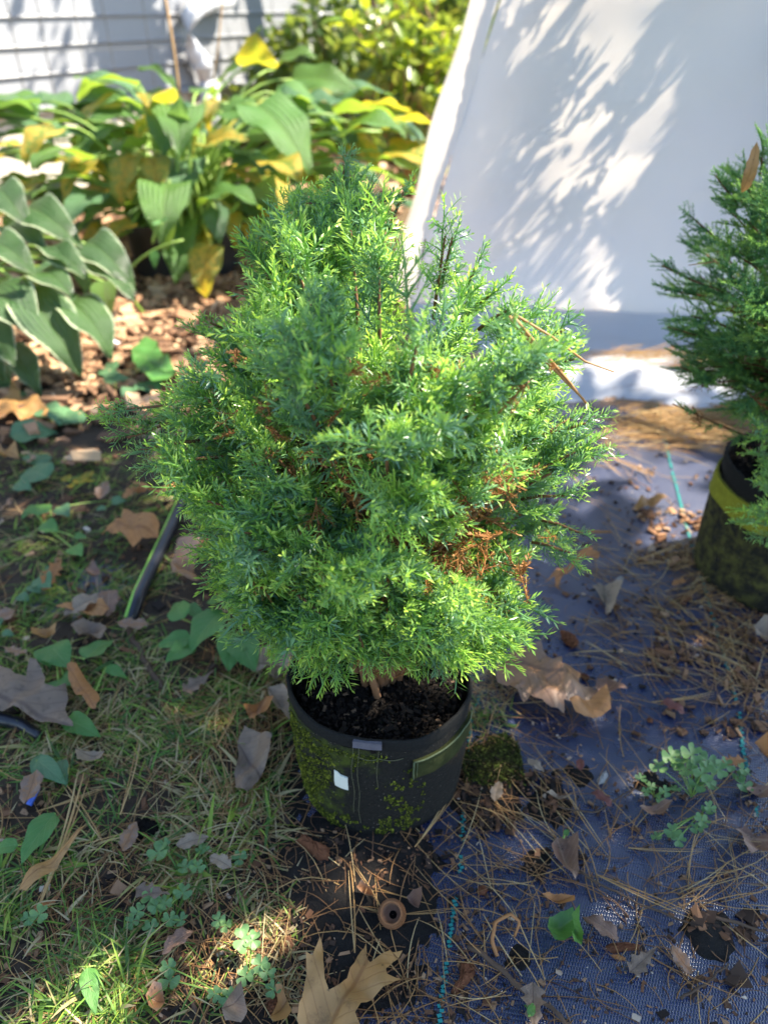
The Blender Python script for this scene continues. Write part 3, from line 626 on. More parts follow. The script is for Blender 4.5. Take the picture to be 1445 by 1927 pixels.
# ------------------------------------------------------------------ azalea with separate glossy leaves
az = empty('azalea_bush', AT(772, 318, 4.1) * np.array([1, 1, 0])); setp(az, 'sunlit azalea with glossy yellow green leaves beside the white cover', 'bush')
az0 = np.array(az.location); stems = MB(); tips = []
for (px_, py_, dd) in [(830, -40, 4.0), (800, 60, 3.9), (770, -20, 4.1), (735, 40, 4.0), (700, 90, 3.9), (760, 130, 3.8), (825, 130, 3.9), (690, 20, 4.2), (790, 180, 3.8), (725, 160, 3.85), (835, 60, 4.2), (745, 215, 3.8), (680, 170, 3.9), (815, 215, 3.8)]:
    tip = AT(px_, py_, dd) - az0; m = tip * .5 + np.array([0, 0, .08]); pts = bez((rnd.uniform(-.02, .02), rnd.uniform(-.02, .02), -.02), m, tip, 9); stems.tube(pts, np.linspace(.012, .004, 9), 6); 
    for k in range(3, 9): tips.append((pts[k], unit(pts[k] - pts[k - 1])))
    for _ in range(3):
        k = rnd.randrange(4, 8); e = pts[k] + np.array([rnd.uniform(-.16, .16), rnd.uniform(-.16, .16), rnd.uniform(.04, .2)]); q_ = bez(pts[k], (pts[k] + e) / 2 + np.array([0, 0, .03]), e, 5); stems.tube(q_, [.005, .004, .0035, .003, .002], 5); tips.append((q_[-1], unit(q_[-1] - q_[-2]))); tips.append((q_[3], unit(q_[-1] - q_[-2])))
stems.build('stems', M['tan_stem'], az, True)
azm = [mesh_np('leaf', *(lambda r: (r[0], r[1]))(grid_leaf(.115 * k, .042 * k, 'ovate', 6, 4, .5, .3, .02, i)), M['azalea'], uv=grid_leaf(.115 * k, .042 * k, 'ovate', 6, 4, .5, .3, .02, i)[2]) for i, k in enumerate((.8, 1, 1.15, .9))]
cnt = 0
for p, d in tips:
    for k in range(3):
        if cnt >= 290: break
        cnt += 1
        dv = unit(d * .5 + np.array([rnd.gauss(0, 1), rnd.gauss(0, 1), rnd.gauss(0.2, .6)])); o = link('leaf', azm[cnt % 4], az); o.matrix_local = place_matrix(p, dv, (rnd.gauss(0, .4), rnd.gauss(0, .4), 1))
PT = np.array([p + rng.normal(0, .06, 3) for p, d in tips for _ in range(2)])
V, F, tt = leaf_cloud(PT, .09, 6, elong=.42); setp(link('foliage', mesh_np('foliage', V, F, M['bushleaf'], np.clip(tt * .7 + .25, 0, 1)), az), kind='stuff')

# ------------------------------------------------------------------ hostas
HV = {}
def hosta_mesh(kind, wide, seed):
    key = (kind, wide, seed)
    if key not in HV:
        V, F, uv = grid_leaf(1.0, wide, 'ovate' if kind == 'hosta_white' else 'heart', 14, 8, 0.9 + .35 * (seed % 3), .35, .028 + .012 * (seed % 2), seed, rnd.uniform(-.3, .3), .15)
        # normalise so that the chord from base to tip has length 1 along +Y
        tip = V[-5]; ang = math.atan2(tip[2], tip[1]); c_, s_ = math.cos(-ang), math.sin(-ang)
        V = np.column_stack([V[:, 0], V[:, 1] * c_ - V[:, 2] * s_, V[:, 1] * s_ + V[:, 2] * c_]) / np.hypot(tip[1], tip[2])
        me = mesh_np('leaf', V, F, M[kind], uv=uv); HV[key] = me
    return HV[key]
def hosta_leaf(root, r0, base, tip, kind, wide=.62, roll=0.0, stalk_from=None, seed=0, up=(0, 0, 1)):
    base = np.asarray(base); tip = np.asarray(tip); L = np.linalg.norm(tip - base)
    o = link('leaf', hosta_mesh(kind, wide, seed % 6), root); m = place_matrix(base - r0, tip - base, up, roll); o.matrix_local = m @ Matrix.Diagonal((L, L, L, 1))
    if stalk_from is not None:
        d = unit(tip - base); sf = np.asarray(stalk_from)
        ctrl = base - d * .06 + np.array([0, 0, .03]); ctrl = ctrl * .6 + np.array([sf[0], sf[1], base[2] + .02]) * .4
        mb = MB(); mb.tube(bez(sf - r0, ctrl - r0, base - r0, 9), np.linspace(.0062, .0036, 9), 6); mb.build('stalk', M['stalk_y' if 'yellow' in kind else 'stalk'], root, True)

h1c = G(345, 545) * np.array([1, 1, 0]) + np.array([0, .16, 0]); PH = 0.20
big = empty('hosta_plant', h1c); setp(big, 'big green and yellow hosta growing in the black nursery pots', 'hosta')
crown_pts = [h1c + np.array([rnd.uniform(-.13, .13), rnd.uniform(-.05, .1), PH - .02]) for _ in range(24)]
spec = [(290, 205, 140, 148, 2.9, 'hosta_blue', .55, .2), (290, 225, 195, 195, 2.7, 'hosta', .8, .5), (240, 190, 145, 225, 3.0, 'hosta_blue', .7, .1), (140, 195, 28, 218, 3.0, 'hosta_blue', .5, .0), (100, 265, 0, 240, 2.9, 'hosta_blue', .6, 0),
        (358, 250, 338, 178, 2.55, 'hosta_blue', .72, -.2), (385, 275, 470, 265, 2.55, 'hosta_yellow', .6, .2), (255, 292, 232, 392, 2.5, 'hosta_yellow', .62, .2), (285, 298, 298, 362, 2.5, 'hosta_yellow', .85, -.2),
        (200, 330, 105, 306, 2.6, 'hosta_turning', .7, .2), (195, 350, 90, 350, 2.5, 'hosta', .7, .3), (385, 383, 490, 392, 2.42, 'hosta', .55, -.1), (406, 393, 414, 458, 2.42, 'hosta_blue', .7, 0), (398, 462, 388, 562, 2.35, 'hosta_yellow', .66, .1),
        (487, 118, 480, 62, 3.2, 'hosta_turning', 1.2, 0), (550, 150, 685, 184, 3.1, 'hosta', .45, .25), (560, 205, 645, 255, 3.0, 'hosta_blue', .5, 0), (638, 255, 712, 330, 3.0, 'hosta_turning', .5, .1), (538, 318, 610, 372, 2.7, 'hosta_yellow', .5, 0),
        (585, 172, 640, 240, 3.1, 'hosta_yellow', .6, .3), (500, 396, 548, 416, 2.7, 'hosta_yellow', .6, 0), (430, 195, 496, 222, 2.8, 'hosta', .6, 0), (418, 212, 516, 258, 2.7, 'hosta', .55, .1), (510, 185, 585, 224, 2.9, 'hosta_blue', .5, .2),
        (180, 300, 120, 385, 2.55, 'hosta_turning', .6, .1), (220, 240, 160, 300, 2.7, 'hosta', .7, .2), (330, 230, 300, 290, 2.6, 'hosta', .7, 0), (440, 300, 520, 330, 2.6, 'hosta_blue', .5, 0), (465, 255, 560, 290, 2.7, 'hosta', .5, 0), (410, 190, 395, 250, 2.6, 'hosta_yellow', .6, .2),
        (470, 345, 560, 390, 2.65, 'hosta_blue', .55, 0), (600, 250, 690, 300, 3.0, 'hosta_blue', .5, 0), (60, 300, -30, 330, 2.8, 'hosta', .6, 0), (150, 370, 60, 400, 2.6, 'hosta_blue', .6, 0), (230, 380, 150, 440, 2.5, 'hosta', .6, 0), (330, 180, 260, 130, 3.1, 'hosta', .6, 0), (420, 150, 500, 110, 3.3, 'hosta', .6, 0), (520, 130, 600, 110, 3.3, 'hosta', .55, 0),
        (250, 420, 205, 470, 2.45, 'hosta_turning', .6, 0), (560, 300, 640, 320, 2.9, 'hosta', .5, 0), (490, 300, 540, 350, 2.6, 'hosta', .5, 0), (440, 400, 445, 470, 2.5, 'hosta_yellow', .45, 0), (470, 420, 485, 480, 2.5, 'hosta_turning', .5, 0)]
for i, (bx, by, tx, ty, dd, kind, wide, roll) in enumerate(spec):
    b = AT(bx, by, dd); t = AT(tx, ty, dd - .06); hosta_leaf(big, h1c, b, t, kind, wide, roll, crown_pts[i % 24], i, up=(0, -.35, 1))
for i in range(135):
    a = rnd.uniform(0, 6.28); r = rnd.uniform(.12, .62); b = h1c + np.array([r * math.cos(a) * 1.15, r * math.sin(a) * .7 + .15, rnd.uniform(.2, .60) - .16 * r])
    t = b + np.array([math.cos(a) * .21, math.sin(a) * .17, rnd.uniform(-.16, .03)]) * rnd.uniform(.7, 1.2)
    hosta_leaf(big, h1c, b, t, rnd.choice(['hosta', 'hosta', 'hosta_blue', 'hosta_blue', 'hosta_turning']), rnd.uniform(.5, .7), rnd.uniform(-.3, .3), crown_pts[i % 24], i)
for (bx, by, tx, ty, mx_) in [(372, 480, 360, 250, 350), (340, 470, 300, 330, 300), (395, 470, 352, 300, 375), (360, 470, 420, 320, 400), (350, 470, 335, 280, 330), (330, 470, 262, 300, 270), (385, 470, 450, 380, 440)]:
    mb = MB(); mb.tube(bez(AT(bx, by, 2.5) - h1c, AT(mx_, (by + ty) / 2 - 30, 2.48) - h1c, AT(tx, ty, 2.52) - h1c, 9), .006, 6); mb.build('stalk', M['stalk'], big, True)
for (bx, by, tx, ty) in [(338, 178, 308, -20), (402, 150, 420, -20)]:
    mb = MB(); mb.tube(bez(AT(bx, by, 2.7) - h1c, AT((bx + tx) / 2 + 4, (by + ty) / 2, 2.7) - h1c, AT(tx, ty, 2.75) - h1c, 9), .0045 if bx < 380 else .0025, 6); mb.build('flower_stalk', M['tan_stem'], big, True)
def lathe(prof, n=40, closed=False):
    V = []; F = []; k = len(prof)
    for (r, z_) in prof: V += [(r * math.cos(j * 2 * math.pi / n), r * math.sin(j * 2 * math.pi / n), z_) for j in range(n)]
    F = [(i * n + j, i * n + (j + 1) % n, (i + 1) * n + (j + 1) % n, (i + 1) * n + j) for i in range(k - 1) for j in range(n)]
    return V, F
def nursery_pot(c, r, h, label, group='black nursery pots'):
    e = empty('nursery_pot', (c[0], c[1], 0)); setp(e, label, 'plant pot', group)
    V, F = lathe([(0.002, .004), (r * .82, .003), (r * .84, .0), (r, h * .93), (r * 1.04, h * .935), (r * 1.05, h), (r * .99, h), (r * .97, h * .9)]); link('body', mesh_py('body', V, F, M['black_pot'], False), e)
    V, F = lathe([(r * .97, h * .86), (r * .6, h * .89), (.004, h * .9)]); link('soil', mesh_py('soil', V, F, M['soil'], True), e)
    return e
nursery_pot(G(297, 545) + np.array([0, .11, 0]), .105, PH, 'black nursery pot under the big hosta, the left one of the pair')
nursery_pot(G(392, 540) + np.array([0, .13, 0]), .10, PH - .01, 'black nursery pot behind the hanging yellow hosta leaf')
nursery_pot(np.array([-1.33, 2.15, 0]), .12, .2, 'black nursery pot under the white edged hosta by the left frame edge')
nursery_pot(G(470, 470) + np.array([0, .15, 0]), .11, .2, 'black nursery pot deep in shade behind the shrub top')

h2c = np.array([-1.12, 2.05, 0]); vh = empty('hosta_plant', h2c); setp(vh, 'white edged hosta drooping over the ground at the left frame edge', 'hosta')
spec2 = [(45, 545, 152, 709, 1.72, .5, 0), (128, 568, 213, 677, 1.75, .52, -.1), (-10, 545, 72, 640, 1.74, .6, .1), (20, 652, 76, 748, 1.70, .42, 0), (50, 392, 158, 468, 1.95, .42, .3), (160, 458, 257, 548, 1.9, .42, .2), (145, 490, 254, 568, 1.86, .4, -.3), (-5, 356, 58, 432, 1.98, .5, .2),
         (72, 522, 140, 562, 1.8, .5, .1), (58, 470, 132, 507, 1.85, .45, -.4), (-60, 640, 10, 720, 1.72, .5, 0), (-20, 470, 70, 520, 1.8, .45, .1), (-40, 600, 30, 690, 1.68, .5, 0), (10, 430, 90, 480, 1.95, .45, 0), (90, 480, 170, 530, 1.85, .4, .2)]
for i, (bx, by, tx, ty, dd, wide, roll) in enumerate(spec2):
    b = AT(bx, by, dd + .05); t = AT(tx, ty, dd - .06); hosta_leaf(vh, h2c, b, t, 'hosta_white', wide * 1.15, roll, h2c + np.array([rnd.uniform(-.05, .05), rnd.uniform(-.05, .05), .18]), i, up=(0.25, -.45, 1))
for i, (bx, by, tx, ty, dd, kind) in enumerate([(195, 530, 205, 605, 1.95, 'hosta'), (40, 400, 20, 470, 2.1, 'hosta'), (100, 430, 60, 500, 2.1, 'hosta'), (150, 560, 175, 620, 1.95, 'hosta_blue'), (0, 690, 10, 760, 1.75, 'hosta_blue'), (120, 500, 60, 560, 2.0, 'hosta_blue')]):
    hosta_leaf(vh, h2c, AT(bx, by, dd), AT(tx, ty, dd - .05), kind, .6, 0, h2c + np.array([0, 0, .18]), i)
# seedling rising in front of the black pot
sd = empty('seedling', G(285, 600) * np.array([1, 1, 0])); setp(sd, 'thin seedling leaning in front of the black nursery pot', 'weed'); s0 = np.array(sd.location)
mb = MB(); mb.tube(bez(AT(235, 520, 2.2) - s0, AT(265, 470, 2.2) - s0, AT(345, 452, 2.2) - s0, 8), .004, 6); mb.tube(bez(AT(288, 458, 2.2) - s0, AT(287, 440, 2.2) - s0, AT(305, 418, 2.2) - s0, 6), .0035, 6); mb.tube(bez(np.array([0, 0, -.01]), AT(240, 560, 2.2) - s0, AT(236, 520, 2.2) - s0, 6), .004, 6); mb.build('stem', M['stalk'], sd, True)
for (bx, by, tx, ty) in [(305, 418, 285, 422), (300, 420, 318, 410), (268, 412, 280, 402), (292, 470, 291, 505)]:
    V, F, uv = grid_leaf(1, .6, 'ovate', 6, 4, .4, .2, .02, 3); o = link('leaf', mesh_np('leaf', V, F, M['weed'], uv=uv), sd); b = AT(bx, by, 2.19); t = AT(tx, ty, 2.17); L = np.linalg.norm(t - b); o.matrix_local = place_matrix(b - s0, t - b, (0, -.5, 1)) @ Matrix.Diagonal((L, L, L, 1))

# ------------------------------------------------------------------ conifer shoots
def needle_strip(axis_p, axis_t, N, ln, wd, r, spread=1.0, flat=0.5, tip=0.55):
    """needles along an axis; returns V (n*4), each needle a folded diamond"""
    k = len(axis_p); s = np.linspace(0, 1, N); ii = np.clip(s * (k - 1), 0, k - 1.001); i0 = ii.astype(int); fr = (ii - i0)[:, None]
    P = axis_p[i0] * (1 - fr) + axis_p[i0 + 1] * fr; T = axis_t[i0]
    a = r.uniform(0, 2 * math.pi, N) * (1 - flat) + flat * (np.where(np.arange(N) % 2 == 0, 0, math.pi) + r.normal(0, .45, N))
    ref = np.tile(np.array([0, 0, 1.]), (N, 1)); X = np.cross(T, ref); X /= np.linalg.norm(X, axis=1)[:, None] + 1e-9; Zv = np.cross(X, T)
    side = np.cos(a)[:, None] * X + np.sin(a)[:, None] * Zv
    open_ = np.interp(s, [0, .75, 1], [1.2, 1.1, tip]) * spread + r.normal(0, .13, N)
    D = np.cos(open_)[:, None] * T + np.sin(open_)[:, None] * side
    L = ln * np.interp(s, [0, .12, .7, 1], [.6, 1, .95, .6]) * r.uniform(.8, 1.15, N)
    Wv = np.cross(D, T); Wv /= np.linalg.norm(Wv, axis=1)[:, None] + 1e-9
    cv = -T * 0 + np.array([0, 0, -.08])
    mid = P + D * (L * .55)[:, None] + Wv * 0
    tipP = P + D * L[:, None] + cv * L[:, None]
    V = np.stack([P, mid + Wv * wd / 2, tipP, mid - Wv * wd / 2], 1)
    return V.reshape(-1, 3), s
def spray(seed, Lm=.075, side=5, ln=.0108, wd=.0018, den=560, dead=False):
    """one shoot with side twigs along +Y; V, quads, tint plus a stem"""
    r = np.random.default_rng(seed); Vs = []; ts = []
    def axis(p0, d, L, droop):
        k = 7; p = [np.array(p0, float)]; d = unit(d)
        for i in range(k - 1):
            d = unit(d + np.array([r.normal(0, .05), r.normal(0, .03), droop])); p.append(p[-1] + d * L / (k - 1))
        p = np.array(p); t = np.gradient(p, axis=0); t /= np.linalg.norm(t, axis=1)[:, None]; return p, t
    stemV, stemF, n0 = [], [], 0
    def add(p, t, base_t, R0):
        nonlocal n0
        L = np.linalg.norm(p[-1] - p[0]); N = int(L * den)
        V, s = needle_strip(p, t, N, ln, wd, r); Vs.append(V); ts.append(np.repeat(np.clip(base_t - .1 + .6 * s ** 1.5 + r.normal(0, .1, N), 0, 1), 4))
        v, f = tube(p, np.linspace(R0, R0 * .5, len(p)), 4, False); stemV.append(v); stemF.extend([tuple(a + n0 for a in q) for q in f]); n0 += len(v)
    p, t = axis((0, 0, 0), (0, 1, 0), Lm, r.uniform(-.06, .05)); add(p, t, .32, .0011)
    for k in range(side):
        f = .12 + .7 * (k + r.uniform(0, .6)) / side; i = int(f * 6); sg = 1 if k % 2 else -1
        d = t[i] * r.uniform(.75, 1.1) + np.array([sg * r.uniform(.5, .9), 0, r.uniform(-.25, .35)])
        q, tq = axis(p[i], d, Lm * (0.52 - .28 * f) * r.uniform(.7, 1.3), r.uniform(-.05, .06)); add(q, tq, .36, .0008)
    V = np.concatenate(Vs); T = np.concatenate(ts); nN = len(V) // 4
    F = np.arange(nN * 4).reshape(-1, 4)
    SV = np.concatenate(stemV); SF = np.array(stemF) + len(V)
    return np.concatenate([V, SV]), np.concatenate([F, SF]), np.concatenate([T, np.full(len(SV), .55)])
def build_conifer(root, r0, ctr_fn, ends, protos, mat, n_parts, label_free=True, sz=(.75, 1.25), seed=0):
    """ends: list of (point, direction, size); the first n_parts become parts, the others one joined part"""
    r = np.random.default_rng(seed)
    meshes = [mesh_np('spray', V, F, mat, T, smooth=False) for V, F, T in protos]
    order = sorted(range(len(ends)), key=lambda i: ends[i][3])
    VV, FF, TT, n0 = [], [], [], 0
    for rank, i in enumerate(order):
        p, d, s, _ = ends[i]; k = int(r.integers(len(protos))); m = place_matrix(p - r0, d, (r.normal(0, .5), r.normal(0, .5), 1), r.uniform(-.6, .6))
        if rank < n_parts:
            o = link('spray', meshes[k], root); o.matrix_local = m @ Matrix.Diagonal((s, s, s, 1))
        else:
            V, F, T = protos[k]; A = np.array(m)[:3, :3] * s; VV.append(V @ A.T + np.array(m)[:3, 3]); FF.append(F + n0); TT.append(np.clip(T + r.normal(0, .14), 0, 1)); n0 += len(V)
    if VV: setp(link('foliage', mesh_np('foliage', np.concatenate(VV), np.concatenate(FF), mat, np.concatenate(TT), smooth=False), root), kind='stuff')

# main shrub
shrub = empty('conifer_shrub', (POT[0], POT[1], .15)); setp(shrub, 'feathery blue green conifer shrub in the mossy felt pot with the white sticker', 'shrub'); S0 = np.array(shrub.location)
protos = [spray(100 + i, Lm=.047 + .005 * (i % 4), side=6 + i % 3) for i in range(14)]
deadp = [spray(300 + i, Lm=.05, side=4, ln=.008, dead=True) for i in range(6)]
r = np.random.default_rng(21); trunkmb = MB(); ends = []; deads = []
cam_dir = np.array([0, -.75, .6])
CEN = np.array([-.015, .655, .40])
def crown_radius(d):
    """crown outline as a function of direction from its centre"""
    a = math.atan2(d[0], d[2])                              # 0 up, + right
    el = np.interp(math.degrees(a), [-180, -150, -120, -100, -80, -60, -45, -30, -15, 0, 15, 30, 45, 60, 80, 100, 120, 150, 180],
                   [.15, .165, .19, .215, .235, .185, .19, .215, .26, .265, .225, .20, .205, .21, .215, .215, .20, .165, .15])
    return el * (1 - .16 * abs(d[1]))
SIL = [(640, 375), (700, 410), (745, 450), (785, 500), (830, 450), (875, 490), (910, 525), (990, 575), (1065, 625), (1095, 690), (1085, 760), (1105, 810), (1075, 880), (1080, 930), (1095, 1005), (1035, 1040), (975, 1075), (950, 1130), (980, 1180), (920, 1230), (850, 1240), (780, 1255), (715, 1268), (620, 1260), (580, 1240), (545, 1205), (500, 1155), (455, 1095), (425, 1010), (385, 935), (310, 870), (300, 805), (350, 755), (400, 715), (415, 650), (485, 620), (505, 555), (490, 490), (525, 440), (550, 410), (595, 385)]
HOLLOW = [(905, 960, 42), (860, 1015, 32), (880, 1075, 34), (725, 830, 24), (770, 1010, 24), (930, 900, 28), (560, 1110, 22), (700, 1150, 20), (610, 1050, 18), (710, 1215, 18)]
def pix(P):
    v = np.asarray(P) - _C; w = v @ _F; return CX + FPX * v[..., 0] / w, CY - FPX * (v @ _U) / w
def inside(p):
    x, y = pix(p); return inpoly(np.array([x]), np.array([y]), SIL)[0]
for k in range(246):
    d = r.normal(size=3); d[1] = d[1] * .8 - .18; d = unit(d)
    if d[2] < -.72: d[2] = -.5; d = unit(d)
    R = crown_radius(d) * r.uniform(.80, 1.06)
    tip = CEN + d * R
    if 120 <= k < 165: dd_ = unit(np.array([r.uniform(-1, 1), -.75 + r.normal(0, .2), r.uniform(-.75, -.25)])); d = dd_; R = crown_radius(d) * 1.05; tip = CEN + d * R
    if k >= 222: tip = AT(r.uniform(460, 640), r.uniform(460, 720), r.uniform(.64, .78)); d = unit(tip - CEN); R = float(np.linalg.norm(tip - CEN))
    elif k >= 200: tip = AT(r.uniform(540, 1000), r.uniform(640, 1040), r.uniform(.50, .57)); d = unit(tip - CEN); R = float(np.linalg.norm(tip - CEN))
    elif k >= 165: tip = AT(r.uniform(490, 745), r.uniform(390, 620), r.uniform(.76, .90)); d = unit(tip - CEN); R = float(np.linalg.norm(tip - CEN))
    while not inside(tip) and R > .02: R *= .94; tip = CEN + d * R
    base = np.array([POT[0] + r.normal(0, .012), POT[1] + r.normal(0, .012), .158 + r.uniform(0, .10)])
    ctrl = base * .45 + tip * .55 + np.array([0, 0, .03]) - np.array([d[0], d[1], 0]) * .05
    pts = bez(base, ctrl, tip, 12)
    trunkmb.tube(pts - S0, np.linspace(.0042, .0012, 12), 5)
    for j in range(9 if k < 165 or k >= 200 else 8):
        f = 1 - .38 * r.uniform(0, 1) ** 1.2; ii = min(10, int(f * 11)); p = pts[ii] + (pts[ii + 1] - pts[ii]) * (f * 11 - ii)
        t = unit(pts[ii + 1] - pts[ii]); lat = unit(np.cross(t, r.normal(size=3)))
        dv = unit(t * r.uniform(.45, 1.1) + lat * r.uniform(.3, .9) + np.array([0, 0, .12]) + unit(p - CEN) * .3)
        if p[2] < .19 and dv[2] < 0: dv[2] *= .2
        hx, hy = pix(p + unit(dv) * .03)
        if p[1] < CEN[1] and r.uniform() < .85 and any((hx - a) ** 2 + (hy - b) ** 2 < c * c for a, b, c in HOLLOW): continue
        sz_ = r.uniform(.8, 1.3)
        if not inside(p + unit(dv) * .034 * sz_) and r.uniform() < .85: continue
        front = float((p - CEN) @ cam_dir)
        ends.append((p, dv, sz_, -front - .5 * abs(p[0]) + r.normal(0, .03)))
    ends.append((tip - unit(pts[-1] - pts[-2]) * .018, unit(pts[-1] - pts[-2]), r.uniform(.7, 1.0), -float((tip - CEN) @ cam_dir)))
    for j in range(3):
        f = r.uniform(.35, .72); p = pts[int(f * 11)]
        if p[2] > .23: deads.append((p, unit(r.normal(size=3) + np.array([0, 0, -.2])), r.uniform(.7, 1.1), 0))
# sprays that stand out of the outline: pixel of tip, pixel of base, distance
for (bx, by, tx, ty, dd) in [(650, 420, 645, 290, .84), (650, 360, 610, 330, .84), (655, 355, 700, 325, .84), (650, 390, 560, 380, .77), (660, 400, 720, 370, .77), (730, 440, 765, 345, .76), (560, 460, 520, 380, .76), (560, 520, 490, 480, .75), (700, 440, 690, 330, .78),
                             (815, 600, 840, 425, .68), (830, 540, 855, 430, .68), (870, 560, 900, 490, .66), (900, 620, 985, 565, .64), (880, 590, 940, 540, .66), (980, 660, 1080, 612, .62), (1000, 700, 1100, 670, .62), (1000, 830, 1120, 790, .61), (990, 900, 1085, 870, .6), (1020, 980, 1115, 1010, .62), (1000, 1020, 1090, 1045, .6), (980, 940, 1090, 930, .6),
                             (640, 720, 550, 620, .52), (600, 690, 545, 640, .52), (640, 740, 600, 640, .52), (620, 690, 660, 640, .53), (400, 760, 215, 770, .66), (330, 800, 180, 790, .67), (380, 830, 240, 850, .6), (420, 860, 255, 885, .58), (350, 790, 220, 830, .66), (470, 640, 380, 600, .75), (440, 660, 370, 620, .76),
                             (640, 1170, 770, 1260, .5), (620, 1175, 645, 1268, .5), (735, 1185, 730, 1272, .5), (800, 1180, 812, 1262, .51), (680, 1180, 672, 1262, .5), (560, 1170, 560, 1250, .52), (600, 1160, 580, 1280, .5), (660, 1150, 690, 1240, .49), (900, 1160, 990, 1180, .53), (860, 1180, 920, 1230, .52), (820, 1170, 850, 1250, .51), (560, 1120, 620, 1170, .49), (930, 1130, 995, 1150, .54), (480, 1100, 430, 1150, .58), (760, 1130, 830, 1200, .5)]:
    b = AT(bx, by, dd + .03); t = AT(tx, ty, dd); L = np.linalg.norm(t - b); dv = unit(t - b); k = max(1, int(L / .035))
    trunkmb.tube(np.array([b, b * .7 + t * .3 + np.array([0, 0, .002]), b * .35 + t * .65, t - dv * .01]) - S0, [.0018, .0016, .0013, .001], 5)
    for j in range(k + 1):
        p = b + (t - dv * .035 - b) * (j / k); lat = unit(np.cross(dv, r.normal(size=3))); ends.append((p, unit(dv + lat * (.5 if j < k else .05)), r.uniform(.7, .95), -1.0))
        if j < k: lat = unit(np.cross(dv, r.normal(size=3))); ends.append((p, unit(dv + lat * .7), r.uniform(.55, .8), -.9))
trunkmb.tube([(0, 0, -.01), (.002, 0, .05), (-.004, .005, .14)], [.012, .010, .006], 8)
trunkmb.build('branches', M['bark'], shrub, True)
build_conifer(shrub, S0, None, ends, protos, M['needle'], 298, seed=3)
VV, FF, TT, n0 = [], [], [], 0
for (hx_, hy_, hr_) in HOLLOW:
    for _ in range(3 if hr_ < 30 else 5): deads.append((AT(hx_ + r.normal(0, hr_ * .8), hy_ + r.normal(0, hr_ * .9), r.uniform(.515, .575)), unit(r.normal(size=3)), r.uniform(.5, .9), 0))
for _ in range(80): deads.append((AT(r.uniform(430, 1060), r.uniform(640, 1220), r.uniform(.515, .58)), unit(r.normal(size=3) + np.array([0, -.3, -.3])), r.uniform(.4, .75), 0))
for (cx_, cy_, cz_, rr_, nn_) in [(.10, .56, .33, .05, 5), (.06, .55, .30, .04, 4), (.0, .565, .225, .012, 8), (-.09, .57, .25, .025, 14), (.0, .58, .42, .02, 14), (-.03, .57, .30, .03, 14)]:
    for _ in range(nn_): deads.append((np.array([cx_, cy_, cz_]) + r.normal(0, rr_ * .6, 3), unit(r.normal(size=3)), r.uniform(.5, .9), 0))
for (p, d, s, _) in deads:
    if not inside(p + d * .05): continue
    V, F, T = deadp[int(r.integers(6))]; m = np.array(place_matrix(p - S0, d, (0, 0, 1), r.uniform(-1, 1))); VV.append(V @ (m[:3, :3] * s).T + m[:3, 3]); FF.append(F + n0); TT.append(T * .8 + r.uniform(0, .2)); n0 += len(V)
setp(link('dead_needles', mesh_np('dead_needles', np.concatenate(VV), np.concatenate(FF), M['needle_dead'], np.concatenate(TT), smooth=False), shrub), kind='stuff')

# right shrub
sh2 = empty('conifer_shrub', (POT2[0], POT2[1], .18)); setp(sh2, 'taller fine leaved conifer shrub at the right frame edge', 'shrub'); S2 = np.array(sh2.location)
p2 = [spray(500 + i, Lm=.05 + .005 * (i % 3), side=6, ln=.0055, wd=.0013, den=1100) for i in range(10)]
trunkmb = MB(); ends = []; C2 = np.array([.62, 1.03, .465])
for k in range(180):
    d = unit(r.normal(size=3) + np.array([-.25, -.3, .15])); R = np.interp(d[2], [-1, -.6, -.2, .3, .8, 1], [.17, .195, .215, .215, .205, .19]) * r.uniform(.85, 1.07)
    tip = C2 + d * R * np.array([.95, .95, 1.0]); base = np.array([POT2[0] + r.normal(0, .02), POT2[1] + r.normal(0, .02), .2 + r.uniform(0, .1)])
    pts = bez(base, base * .4 + tip * .6 + np.array([0, 0, .05]) - np.array([d[0], d[1], 0]) * .06, tip, 10); trunkmb.tube(pts - S2, np.linspace(.004, .001, 10), 5)
    for j in range(11):
        f = 1 - .5 * r.uniform(0, 1) ** 1.3; ii = min(8, int(f * 9)); p = pts[ii] + (pts[ii + 1] - pts[ii]) * (f * 9 - ii); t = unit(pts[ii + 1] - pts[ii]); lat = unit(np.cross(t, r.normal(size=3)))
        ends.append((p, unit(t * .9 + lat * r.uniform(.3, .8) + np.array([0, 0, .2])), r.uniform(.7, 1.15), p[0] + p[1] + r.normal(0, .05)))
for (bx, by, tx, ty, dd) in [(1330, 540, 1245, 500, 1.05), (1340, 560, 1250, 545, 1.05), (1350, 450, 1290, 400, 1.08), (1390, 390, 1345, 330, 1.08), (1340, 640, 1255, 615, 1.03), (1350, 680, 1262, 650, 1.03), (1420, 400, 1400, 320, 1.1), (1340, 720, 1280, 690, 1.02), (1400, 820, 1265, 760, .98), (1430, 330, 1435, 270, 1.1)]:
    b = AT(bx, by, dd + .03); t = AT(tx, ty, dd); dv = unit(t - b); trunkmb.tube(np.array([b, (b + t) / 2, t]) - S2, [.0016, .0013, .001], 5)
    for j in range(3): p = b + (t - b) * j * .33; lat = unit(np.cross(dv, r.normal(size=3))); ends.append((p, unit(dv + lat * .45 * (2 - j) * .5), r.uniform(.75, 1), -2))
trunkmb.tube([(0, 0, -.02), (-.005, .0, .1), (.01, 0, .22)], [.013, .010, .006], 8)
trunkmb.build('branches', M['bark'], sh2, True)
build_conifer(sh2, S2, None, ends, p2, M['needle_far'], 150, seed=5)
deads = [(C2 + np.array([r.normal(-.04, .06), r.normal(-.04, .05), r.uniform(-.2, .0)]), unit(r.normal(size=3)), .8, 0) for _ in range(60)]
VV, FF, TT, n0 = [], [], [], 0
